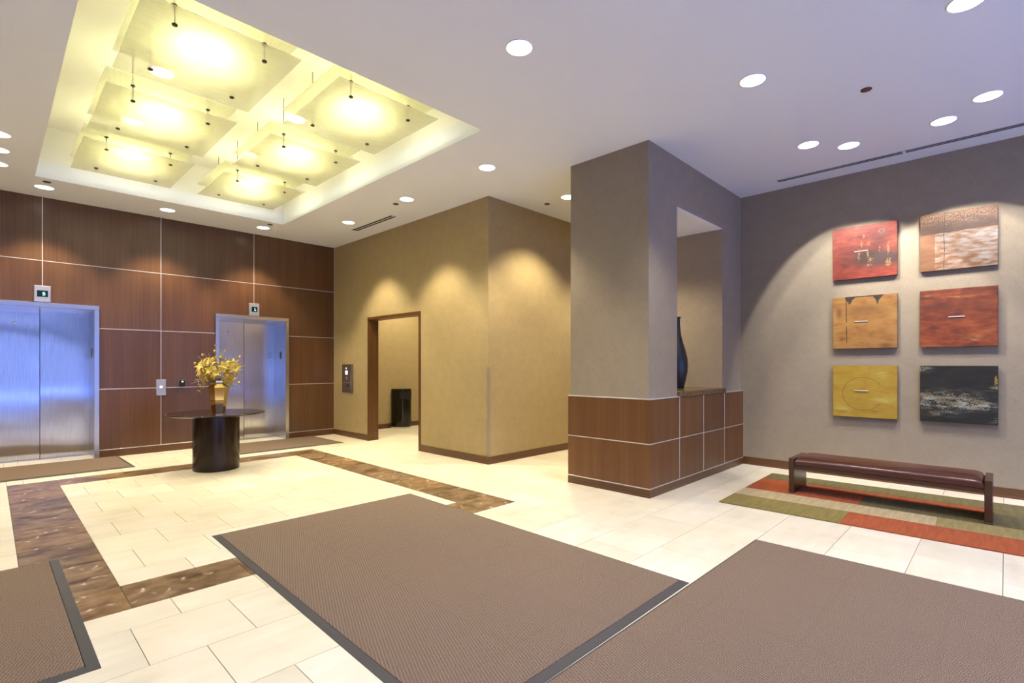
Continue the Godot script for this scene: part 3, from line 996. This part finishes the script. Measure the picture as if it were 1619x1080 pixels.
func build_diffusers() -> void:
	var t := thing("slot_diffuser", "long dark slot diffuser in the ceiling along the art wall", "air diffuser", Vector3(7.04, CEIL, -2.1))
	obj("backing", box_st(Vector3(-0.045, -0.002, 0.0), Vector3(0.045, 0.0, 5.0)), M.dark_gap, t)
	for x in [-0.045, -0.0035, 0.038]:
		obj("bar", box_st(Vector3(x, -0.0035, 0.0), Vector3(x + 0.007, -0.001, 5.0)), M.white_paint, t)
	for z in [0.0, 1.3, 2.6, 3.9]:
		obj("joint_plate", box_st(Vector3(-0.045, -0.0045, z - 0.012), Vector3(0.045, -0.002, z + 0.012)), M.white_paint, t)
	t = thing("ceiling_vent", "short two-slot ceiling vent beside the tan wall", "air vent", Vector3(4.45, CEIL, -8.165))
	obj("backing", box_st(Vector3(-0.06, -0.002, 0.0), Vector3(0.06, 0.0, 1.27)), M.dark_gap, t)
	for x in [-0.06, -0.007, 0.05]:
		obj("bar", box_st(Vector3(x, -0.004, 0.0), Vector3(x + (0.016 if x > -0.02 and x < 0.02 else 0.01), -0.001, 1.27)), M.white_paint, t)
	for z in [0.0, 1.26]:
		obj("end_bar", box_st(Vector3(-0.06, -0.005, z - 0.012), Vector3(0.06, -0.002, z + 0.012)), M.white_paint, t)

# ------------------------------------------------------------------ mats
func floor_mat(label: String, c: Array, bw: Array) -> void:
	var mid := Vector3.ZERO
	for p in c: mid += Vector3(p[0], 0, p[1]) / 4.0
	var t := thing("entrance_mat", label, "mat", mid, 0, "brown entrance mats")
	var ring := []
	for p in c: ring.append(Vector3(p[0], 0, p[1]) - mid)
	var inner := []
	for i in 4:
		var p: Vector3 = ring[i]
		inner.append(p + (ring[(i + 1) % 4] - p).normalized() * bw[(i + 3) % 4] + (ring[(i + 3) % 4] - p).normalized() * bw[i])
	var st := begin()
	for i in 4:
		var j := (i + 1) % 4
		var a: Vector3 = ring[i]
		var b: Vector3 = ring[j]
		var o := ((a + b) / 2).normalized()
		var y0 := Vector3(0, 0.003, 0)
		var y1 := Vector3(0, 0.009, 0)
		quad(st, a, b, b + y0, a + y0, o)
		quad(st, a + y0, b + y0, inner[j] + y1, inner[i] + y1, Vector3.UP)
		quad(st, a, b, inner[j], inner[i], Vector3.DOWN)
	obj("rubber_edge", st, M.rubber, t)
	st = begin()
	add_prism(st, inner, 0.0, 0.012, 0.004)
	obj("carpet", st, M.mat_carpet, t)

func build_mats() -> void:
	floor_mat("large brown mat lying between table and column, in the middle of the floor", [[1.255, -4.593], [3.154, -4.587], [3.09, -1.436], [1.185, -1.436]], [0.025, 0.025, 0.05, 0.045])
	floor_mat("brown mat at the lower right, meeting the large mat along a seam", [[1.17, -1.434], [4.224, -1.417], [4.2, 1.75], [1.16, 1.75]], [0.015, 0.02, 0.06, 0.06])
	floor_mat("brown mat cut by the lower left corner, over the marble border", [[-1.55, -4.83], [0.346, -4.812], [0.358, -2.955], [-1.54, -2.96]], [0.015, 0.05, 0.045, 0.05])
	floor_mat("narrow brown mat in front of the left elevator", [[-0.34, -9.64], [1.372, -9.64], [1.39, -8.47], [-0.33, -8.49]], [0.02, 0.03, 0.04, 0.03])
	floor_mat("narrow brown mat in front of the right elevator", [[2.68, -9.64], [4.407, -9.64], [4.412, -8.457], [2.68, -8.47]], [0.02, 0.03, 0.04, 0.03])

# ------------------------------------------------------------------ table and flowers
const TC := Vector3(2.12, 0, -7.56)

func build_table() -> void:
	var t := thing("pedestal_table", "round espresso wood table on a drum pedestal below the flowers", "table", TC)
	var st := begin()
	add_lathe(st, [Vector2(0, 0.0), Vector2(0.27, 0.0), Vector2(0.274, 0.004), Vector2(0.274, 0.71), Vector2(0.262, 0.715), Vector2(0.262, 0.725), Vector2(0, 0.725)], 64)
	obj("pedestal", st, M.espresso, t)
	st = begin()
	add_lathe(st, [Vector2(0, 0.718), Vector2(0.48, 0.718), Vector2(0.545, 0.724), Vector2(0.582, 0.736), Vector2(0.588, 0.742), Vector2(0.582, 0.749), Vector2(0.565, 0.752), Vector2(0, 0.752)], 80)
	obj("top", st, M.espresso, t)
	var v := thing("gold_vase", "six-sided shiny gold vase on the dark round table", "vase", TC + Vector3(0.01, 0.752, 0.06))
	st = begin()
	add_lathe(st, [Vector2(0, 0), Vector2(0.075, 0), Vector2(0.078, 0.006), Vector2(0.098, 0.17), Vector2(0.122, 0.32), Vector2(0.124, 0.335), Vector2(0.092, 0.385), Vector2(0.078, 0.4), Vector2(0.078, 0.425), Vector2(0.07, 0.425), Vector2(0.068, 0.38), Vector2(0, 0.37)], 6, Vector3.ZERO, true)
	var vb := obj("body", st, M.gold_mirror, v)
	vb.rotation.y = -deg_to_rad(9)
	flowers(v.position + Vector3(0, 0.42, 0))

func flowers(base: Vector3) -> void:
	var t := thing("flower_arrangement", "gold artificial flower arrangement with balls and twigs in the gold vase", "flowers", base)
	var R := Vector3(0.6964, 0, 0.7176)
	var N := Vector3(-0.7176, 0, 0.6964)
	var U := Vector3.UP
	var rng := RandomNumberGenerator.new()
	rng.seed = 77
	var at := func(px: float, py: float, d: float) -> Vector3: return R * ((px - 480.0) / 905.0) + U * ((550.0 - py) / 905.0) + N * d
	var bend := func(a: Vector3, b: Vector3, k: float) -> Array:
		var pts := []
		var up := Vector3(0, a.distance_to(b) * k, 0)
		for i in 7:
			var s := i / 6.0
			pts.append(a.lerp(b, s) + up * sin(PI * s) * 0.5)
		return pts
	# ball picks
	for a in [[440, 123, 0.0], [530, 185, -0.05], [445, 190, 0.03], [478, 265, 0.06], [517, 265, 0.02], [468, 292, 0.08], [300, 237, 0.03], [197, 337, 0.0], [722, 256, -0.02], [638, 325, 0.05], [465, 350, 0.1], [505, 338, 0.06], [703, 525, 0.06], [748, 567, 0.05], [625, 483, 0.09], [575, 405, 0.1], [545, 410, 0.1], [360, 415, 0.13]]:
		var e: Vector3 = at.call(a[0], a[1], a[2])
		var st := begin()
		add_tube(st, bend.call(Vector3(0, -0.03, 0) + R * rng.randf_range(-0.03, 0.03), e, 0.12), 0.0022, 0.0015, 6)
		var p := obj("pick", st, M.brown_twig, t)
		st = begin()
		add_ball(st, e, rng.randf_range(0.014, 0.02), 14)
		obj("ball", st, M.gold_ball, p)
	# large flowers of pointed petals
	for a in [[345, 370, 0.1, 0.125, 9], [400, 330, 0.05, 0.1, 8], [320, 440, 0.08, 0.1, 8], [590, 370, 0.06, 0.1, 8], [690, 400, 0.03, 0.095, 9], [450, 425, 0.13, 0.095, 9], [610, 525, 0.03, 0.1, 10], [385, 490, 0.08, 0.1, 9], [520, 455, 0.13, 0.085, 9], [650, 350, 0.0, 0.085, 8], [440, 400, -0.06, 0.11, 8], [560, 440, -0.06, 0.1, 8]]:
		var c: Vector3 = at.call(a[0], a[1], a[2])
		var ax := (c.normalized() * 0.8 + N * 0.9 + Vector3(rng.randf_range(-0.3, 0.3), rng.randf_range(-0.2, 0.3), 0)).normalized()
		var st := begin()
		add_tube(st, bend.call(Vector3(0, -0.03, 0), c, 0.1), 0.003, 0.002, 6)
		add_ball(st, c, 0.012, 8)
		var fl := obj("flower", st, M.gold_leaf, t)
		var x := ax.cross(U).normalized()
		var y := ax.cross(x).normalized()
		for ring in 2:
			for k in a[4]:
				var ang: float = TAU * (k + 0.5 * ring) / a[4] + rng.randf_range(-0.15, 0.15)
				var dir := x * cos(ang) + y * sin(ang)
				st = begin()
				petal(st, c, dir, ax, a[3] * (1.0 - 0.35 * ring) * rng.randf_range(0.8, 1.2), 0.015, 0.25 + 0.5 * ring)
				obj("petal", st, M.gold_petal, fl)
	# leaf sprays
	for a in [[290, 590, 0.05, 0], [265, 660, 0.03, 0], [240, 540, 0.0, 0], [350, 575, 0.02, 1], [640, 600, 0.08, 0], [340, 520, 0.1, 1], [620, 615, 0.04, 0], [760, 380, 0.0, 0], [700, 470, 0.05, 0], [560, 300, -0.04, 0], [300, 300, -0.03, 0]]:
		var e: Vector3 = at.call(a[0], a[1], a[2])
		var pts: Array = bend.call(Vector3(0, -0.01, 0), e, 0.55)
		var st := begin()
		add_tube(st, pts, 0.002, 0.001, 5)
		for i in range(2, 7):
			for s in [-1.0, 1.0]:
				var d: Vector3 = (pts[i] - pts[i - 1]).normalized()
				var side: Vector3 = (d.cross(N).normalized() * s + d * 0.8 + N * rng.randf_range(-0.3, 0.3)).normalized()
				petal(st, pts[i], side, N, rng.randf_range(0.035, 0.055), 0.008, 0.1)
		obj("leaf_spray", st, [M.gold_leaf, M.moss_green][a[3]], t)
	# bare twigs
	for a in [[95, 400, 0.02, "brown_twig"], [225, 250, 0.0, "pale_twig"], [345, 215, -0.02, "pale_twig"], [300, 215, 0.0, "pale_twig"], [180, 580, 0.05, "pale_twig"], [200, 545, 0.03, "pale_twig"], [735, 490, 0.05, "brown_twig"], [180, 410, 0.03, "brown_twig"]]:
		var e: Vector3 = at.call(a[0], a[1], a[2])
		var st := begin()
		add_tube(st, bend.call(Vector3(0, -0.02, 0), e, 0.2), 0.0035, 0.0015, 6)
		obj("twig", st, M[a[3]], t)
	# pine-like tufts
	for a in [[490, 215, -0.02, 0.2], [690, 610, 0.02, 0.16], [640, 640, 0.06, 0.14], [600, 330, -0.04, 0.1], [500, 300, -0.05, 0.14]]:
		var e: Vector3 = at.call(a[0], a[1], a[2])
		var a0: Vector3 = e * 0.55
		var st := begin()
		add_tube(st, [Vector3(0, -0.02, 0), a0, e], 0.002, 0.001, 5)
		for i in 60:
			var s := rng.randf()
			var p := a0.lerp(e, s)
			var d := ((e - a0).normalized() * 1.1 + Vector3(rng.randf_range(-1, 1), rng.randf_range(-1, 1), rng.randf_range(-1, 1)) * 0.75).normalized()
			add_tube(st, [p, p + d * a[3] * 0.4], 0.0011, 0.0005, 3)
		obj("pine_tuft", st, M.pine_green, t)

func petal(st: SurfaceTool, c: Vector3, dir: Vector3, ax: Vector3, l: float, w: float, lift: float) -> void:
	var side := dir.cross(ax).normalized()
	var prof := [0.25, 0.85, 1.0, 0.65, 0.05]
	var pts := []
	for i in 5:
		var s := i / 4.0
		var m := c + dir * l * s + ax * l * (lift * s - 0.35 * s * s)
		pts.append([m - side * w * prof[i] + ax * 0.004, m, m + side * w * prof[i] + ax * 0.004])
	for i in 4:
		for k in 2:
			var a: Vector3 = pts[i][k]; var b: Vector3 = pts[i][k + 1]; var e: Vector3 = pts[i + 1][k + 1]; var f: Vector3 = pts[i + 1][k]
			var n := (b - a).cross(f - a).normalized()
			if n.dot(ax) < 0: n = -n
			quad(st, a, b, e, f, n)

# ------------------------------------------------------------------ rug and bench
func build_rug_and_bench() -> void:
	var t := thing("area_rug", "long rug of rust, olive and beige blocks under the leather bench", "rug", Vector3(6.08, 0, -0.55), 0.03)
	# blocks [x0, x1, z0, z1, colour], measured from the rug's middle
	var bl := [[5.17, 5.62, -2.1, -1.06, "rug_olive"], [5.17, 5.62, -1.06, 1.4, "rug_rust"],
		[5.62, 5.96, -2.1, -0.44, "rug_beige"], [5.62, 5.96, -0.44, 1.4, "rug_pale_olive"],
		[5.96, 6.40, -2.1, -1.04, "rug_rust"], [5.96, 6.40, -1.04, 1.4, "rug_dark_olive"],
		[6.40, 6.61, -2.1, -0.11, "rug_rust"], [6.40, 6.61, -0.11, 1.4, "rug_dark_olive"],
		[6.61, 6.98, -2.1, 1.4, "rug_dark_olive"]]
	for b in bl:
		obj("color_block", box_st(Vector3(b[0] - 6.08, 0, b[2] + 0.55), Vector3(b[1] - 6.08, 0.012, b[3] + 0.55), 0.004), M[b[4]], t)
	t = thing("bench", "low bench with a brown leather seat and dark wood slab legs", "bench", Vector3(6.215, 0.012, -0.872))
	var hx := 0.235
	var hz := 0.795
	for s in [-1.0, 1.0]:
		var a: float = minf(s * hz, s * (hz - 0.052))
		var b: float = maxf(s * hz, s * (hz - 0.052))
		obj("leg", box_st(Vector3(-hx, 0, a), Vector3(hx, 0.375, b), 0.004), M.bench_wood, t)
		obj("foot", box_st(Vector3(-hx - 0.004, 0, a - 0.003), Vector3(hx + 0.004, 0.012, b + 0.003), 0.004), M.black_plastic, t)
	for x in [-hx + 0.01, hx - 0.03]:
		obj("rail", box_st(Vector3(x, 0.262, -hz + 0.052), Vector3(x + 0.02, 0.302, hz - 0.052), 0.002), M.bench_wood, t)
	# cushion: pillowed top
	var st := begin()
	var nx := 14
	var nz := 40
	var wx := hx - 0.002
	var wz := hz - 0.054
	var y := func(u: float, v: float) -> float:
		var e: float = (1.0 - pow(absf(u), 5.0)) * (1.0 - pow(absf(v), 24.0))
		return 0.34 + 0.062 * pow(maxf(e, 0.0), 0.4)
	for i in nx:
		for j in nz:
			var q := []
			var n := []
			for k in [[0, 0], [1, 0], [1, 1], [0, 1]]:
				var u: float = -1.0 + 2.0 * (i + k[0]) / nx
				var v: float = -1.0 + 2.0 * (j + k[1]) / nz
				u = signf(u) * pow(absf(u), 0.6)
				v = signf(v) * pow(absf(v), 0.5)
				q.append(Vector3(u * wx, y.call(u, v), v * wz))
				var e := 0.01
				n.append(Vector3(-(y.call(minf(u + e, 1), v) - y.call(maxf(u - e, -1), v)) / (2 * e * wx), 1, -(y.call(u, minf(v + e, 1)) - y.call(u, maxf(v - e, -1))) / (2 * e * wz)).normalized())
			tri_n(st, q[0], q[1], q[2], n[0], n[1], n[2])
			tri_n(st, q[0], q[2], q[3], n[0], n[2], n[3])
	add_box(st, Vector3(-wx, 0.302, -wz), Vector3(wx, 0.342, wz), 0.004)
	obj("cushion", st, M.leather, t)

# ------------------------------------------------------------------ paintings
func build_paintings() -> void:
	var cols := [[-1.54, -0.895], [-0.69, -0.052]]
	var rows := [[2.43, 3.063], [1.584, 2.216], [0.752, 1.375]]
	var names_ := [["red", "brown and white"], ["orange tan", "rust orange"], ["yellow", "black and grey"]]
	var labels := [["dark red abstract canvas with gold flecks, top left of the six", "brown canvas with a streaky white block, top right of the six"],
		["orange tan abstract canvas with dark drips, middle left", "rust orange streaked abstract canvas, middle right"],
		["yellow abstract canvas with a thin drawn oval, bottom left", "black abstract canvas with silvery streaks, bottom right"]]
	for r in 3:
		for c in 2:
			var hz: float = (cols[c][1] - cols[c][0]) / 2
			var hy: float = rows[r][1] - rows[r][0]
			var t := thing("painting", labels[r][c], "painting", Vector3(ART_X, rows[r][0], (cols[c][0] + cols[c][1]) / 2), 0, "abstract canvases on the art wall")
			var em := mat("canvas_edge_%d%d" % [r, c], [[c8(70, 30, 24), c8(80, 54, 36)], [c8(90, 58, 30), c8(88, 38, 22)], [c8(120, 84, 34), c8(60, 42, 28)]][r][c], 0.7)
			obj("canvas", box_st(Vector3(-0.052, 0, -hz), Vector3(-0.012, hy, hz), 0.003), em, t)
			obj("stretcher", box_st(Vector3(-0.012, 0.04, -hz + 0.04), Vector3(0.0, hy - 0.04, hz - 0.04)), M.bench_wood, t)
			var st := begin()
			var e := 0.002
			quad_uv(st, [Vector3(-0.0535, hy - e, -hz + e), Vector3(-0.0535, hy - e, hz - e), Vector3(-0.0535, e, hz - e), Vector3(-0.0535, e, -hz + e)], Vector3(-1, 0, 0))
			add_box(st, Vector3(-0.0533, e, -hz + e), Vector3(-0.052, hy - e, hz - e))
			var pm := mat("paint_%d%d" % [r, c], Color.WHITE, 0.55)
			pm.albedo_texture = paint(r, c)
			pm.texture_repeat = false
			pm.albedo_color = Color(0.74, 0.76, 0.67) if r * 2 + c != 1 else Color(0.62, 0.62, 0.62)
			obj("painted_face", st, pm, t)
			if not (c == 1 and r != 1):
				obj("metal_bar", box_st(Vector3(-0.062, hy * 0.505, -0.075 + (-0.02 if c == 0 else 0.0)), Vector3(-0.053, hy * 0.525, 0.06 - (0.02 if c == 0 else 0.0)), 0.002), M.trim_metal, t)

func paint(r: int, c: int) -> ImageTexture:
	var W := 320
	var s := r * 20 + c * 7 + 300
	var n1 := streak_bytes(s, W, W, 140, W, 0.012, 5)
	var n2 := streak_bytes(s + 1, W, W, 90, W, 0.045, 4)
	var n3 := noise_bytes(s + 2, W, W, 0.01, FastNoiseLite.FRACTAL_FBM, 3)
	var n4 := noise_bytes(s + 3, W, W, 0.1, FastNoiseLite.FRACTAL_FBM, 3)
	var im := Image.create(W, W, false, Image.FORMAT_RGB8)
	var blob := func(u: float, v: float, cu: float, cv: float, ru: float, rv: float) -> float:
		return exp(-(pow((u - cu) / ru, 2) + pow((v - cv) / rv, 2)))
	for y in W:
		for x in W:
			var i := y * W + x
			var u := (x + 0.5) / W
			var v := (y + 0.5) / W
			var a := n1[i] / 255.0
			var b := n2[i] / 255.0
			var g := n3[i] / 255.0
			var h := n4[i] / 255.0
			var t := a * 0.45 + b * 0.35 + g * 0.3
			var col := Color.BLACK
			match r * 2 + c:
				0:
					col = ramp(t * 1.25 - 0.2, [c8(104, 32, 24), c8(152, 46, 30), c8(176, 64, 40), c8(212, 98, 62)])
					var dk: float = blob.call(u, v, 0.62, 0.62, 0.3, 0.14) + 0.8 * blob.call(u, v, 0.85, 0.68, 0.3, 0.12) + 0.4 * blob.call(u, v, 0.75, 0.3, 0.12, 0.1)
					col = col.lerp(c8(74, 46, 46), clampf(dk * (0.75 + a * 0.7), 0, 0.92))
					for q in [[0.5, 0.2, 0.025, 0.05], [0.46, 0.36, 0.02, 0.08], [0.42, 0.55, 0.025, 0.12], [0.57, 0.36, 0.03, 0.06], [0.56, 0.55, 0.025, 0.1], [0.6, 0.67, 0.04, 0.05], [0.58, 0.76, 0.05, 0.025], [0.87, 0.75, 0.05, 0.09], [0.87, 0.5, 0.02, 0.13], [0.74, 0.48, 0.02, 0.06]]:
						var k: float = blob.call(u, v, q[0], q[1], q[2], q[3])
						if k > 0.1 and h * (0.45 + 0.75 * k) > 0.5: col = col.lerp(c8(206, 160, 104), 0.8)
					var ov := pow((u - 0.77) / 0.036, 2) + pow((v - 0.15) / 0.026, 2)
					if ov < 1.0: col = c8(84, 84, 96)
					elif ov < 2.0: col = c8(206, 104, 72)
				1:
					col = ramp(t * 1.2 - 0.15, [c8(150, 92, 48), c8(182, 122, 72), c8(204, 148, 98)])
					if v < 0.36 - 0.02 * u:
						col = ramp(t, [c8(84, 52, 30), c8(112, 74, 46), c8(142, 102, 70)])
						if h * (1.0 - 2.2 * v) + 0.25 * b > 0.52: col = col.lerp(c8(206, 150, 90), 0.75)
					elif u > 0.2:
						var wv := clampf(b * 1.5 - 0.35 + (0.45 - absf(v - 0.45)) * 0.5 + (u - 0.5) * 0.35, 0.0, 1.0)
						col = col.lerp(ramp(a, [c8(206, 176, 150), c8(228, 214, 202), c8(240, 236, 234)]), wv)
					if absf(u - 0.325 - 0.004 * sin(v * 12.0)) < 0.004: col = c8(72, 54, 42)
					if absf(u - 0.25) < 0.003 and v < 0.28: col = c8(84, 62, 46)
				2:
					col = ramp(t * 1.2 - 0.15, [c8(164, 104, 54), c8(198, 138, 78), c8(214, 160, 102)])
					col = col.lerp(c8(150, 100, 58), clampf(0.9 * blob.call(u, v, 0.5, 0.28, 0.3, 0.12) * (0.4 + a), 0, 0.8))
					col = col.lerp(c8(130, 84, 44), clampf(0.9 * blob.call(u, v, 0.1, 0.3, 0.04, 0.09) + 0.8 * blob.call(u, v, 0.83, 0.96, 0.1, 0.05) + 0.7 * blob.call(u, v, 0.15, 0.82, 0.05, 0.03), 0, 0.7))
					var edge := 0.02 + 0.13 * maxf(0.0, 1.0 - absf(u - 0.27) / 0.09) * (0.4 + h) + 0.15 * maxf(0.0, 1.0 - absf(u - 0.71) / 0.07) * (0.4 + h)
					if v < edge and u > 0.2 and u < 0.8: col = c8(66, 48, 36)
					if absf(u - 0.215 - 0.012 * v) < 0.0065 and v > 0.03 and v < 0.88 and not (v > 0.5 and v < 0.58): col = c8(84, 56, 36)
				3:
					col = ramp(t * 1.2 - 0.2 + 0.25 * (v - 0.45), [c8(96, 38, 20), c8(140, 60, 32), c8(176, 84, 46), c8(200, 116, 66)])
					col = col.lerp(c8(98, 42, 22), clampf(0.85 * blob.call(u, v, 0.2, 0.3, 0.28, 0.08) + 0.5 * blob.call(u, v, 0.75, 0.32, 0.3, 0.12), 0, 0.8) * (0.5 + 0.5 * a))
					col = col.lerp(c8(226, 170, 110), clampf((blob.call(u, v, 0.55, 0.14, 0.2, 0.02) + blob.call(u, v, 0.7, 0.87, 0.1, 0.05) + 0.8 * blob.call(u, v, 0.92, 0.74, 0.1, 0.02) + 0.8 * blob.call(u, v, 0.1, 0.1, 0.06, 0.02)) * (b * 1.6 - 0.3), 0, 0.8))
				4:
					col = ramp(t * 1.2 - 0.15, [c8(196, 146, 44), c8(214, 170, 62), c8(224, 186, 84)])
					col = col.lerp(c8(238, 216, 140), clampf((blob.call(u, v, 0.78, 0.65, 0.16, 0.05) + 0.8 * blob.call(u, v, 0.15, 0.84, 0.16, 0.05) + 0.7 * blob.call(u, v, 0.75, 0.15, 0.12, 0.08)) * (0.4 + b), 0, 0.8))
					col = col.lerp(c8(170, 112, 40), clampf((blob.call(u, v, 0.9, 0.12, 0.08, 0.05) + 0.9 * blob.call(u, v, 0.15, 0.9, 0.1, 0.03) + 0.8 * blob.call(u, v, 0.65, 0.87, 0.1, 0.03)) * (a * 1.4 - 0.2), 0, 0.7))
					var el := sqrt(pow((u - 0.48) / 0.32, 2) + pow((v - 0.54) / 0.32, 2))
					var an := atan2(v - 0.54, u - 0.48)
					if absf(el - 1.0) < 0.014 and absf(an) > 0.55: col = col.lerp(c8(130, 96, 36), 0.7)
				5:
					col = ramp(t * 1.1 - 0.2, [c8(26, 24, 24), c8(42, 39, 37), c8(58, 54, 51)])
					var band: float = blob.call(u, v, 0.3, 0.6, 0.5, 0.13) + 0.7 * blob.call(u, v, 0.75, 0.7, 0.3, 0.07) + 0.8 * blob.call(u, v, 0.04, 0.06, 0.1, 0.05) + 0.6 * blob.call(u, v, 0.97, 0.38, 0.08, 0.05) + 0.5 * blob.call(u, v, 0.97, 0.92, 0.05, 0.05) + 0.5 * blob.call(u, v, 0.3, 0.85, 0.2, 0.05)
					var wv := clampf((b * 1.2 + h * 0.9 - 0.72) * band * 3.6, 0, 0.97)
					col = col.lerp(ramp(g + a - 0.5, [c8(150, 124, 96), c8(170, 162, 156), c8(206, 208, 216)]), wv)
					if blob.call(u, v, 0.98, 0.25, 0.03, 0.12) * (h + 0.3) > 0.5: col = c8(196, 150, 60)
			im.set_pixel(x, y, col)
	return ImageTexture.create_from_image(im)

# ------------------------------------------------------------------ small wall things
func build_small_things() -> void:
	var t := thing("control_panel", "narrow brown metal control panel with lit screen left of the doorway", "control panel", Vector3(TAN_X, 0.857, -9.12))
	var hz := 0.205
	obj("faceplate", box_st(Vector3(-0.016, 0, -hz), Vector3(0, 0.545, hz), 0.004), M.bronze_metal, t)
	obj("screen", box_st(Vector3(-0.018, 0.345, -0.07), Vector3(-0.015, 0.42, 0.02), 0.001), M.screen_glow, t)
	obj("bright_strip", box_st(Vector3(-0.03, 0.02, 0.115), Vector3(-0.012, 0.52, 0.16), 0.004), M.chrome, t)
	obj("lower_slot", box_st(Vector3(-0.018, 0.11, -0.015), Vector3(-0.014, 0.16, 0.05), 0.001), M.black_plastic, t)
	obj("seam", box_st(Vector3(-0.0168, 0.184, -hz + 0.004), Vector3(-0.0155, 0.188, 0.11)), M.trim_metal, t)
	var st := begin()
	add_ball(st, Vector3.ZERO, 0.014, 12)
	obj("indicator_light", st, M.led_glow, t, Vector3(-0.014, 0.465, -0.035))
	obj("key_switch", box_st(Vector3(-0.02, 0.255, -0.04), Vector3(-0.015, 0.3, -0.005), 0.003), M.plate_metal, t)
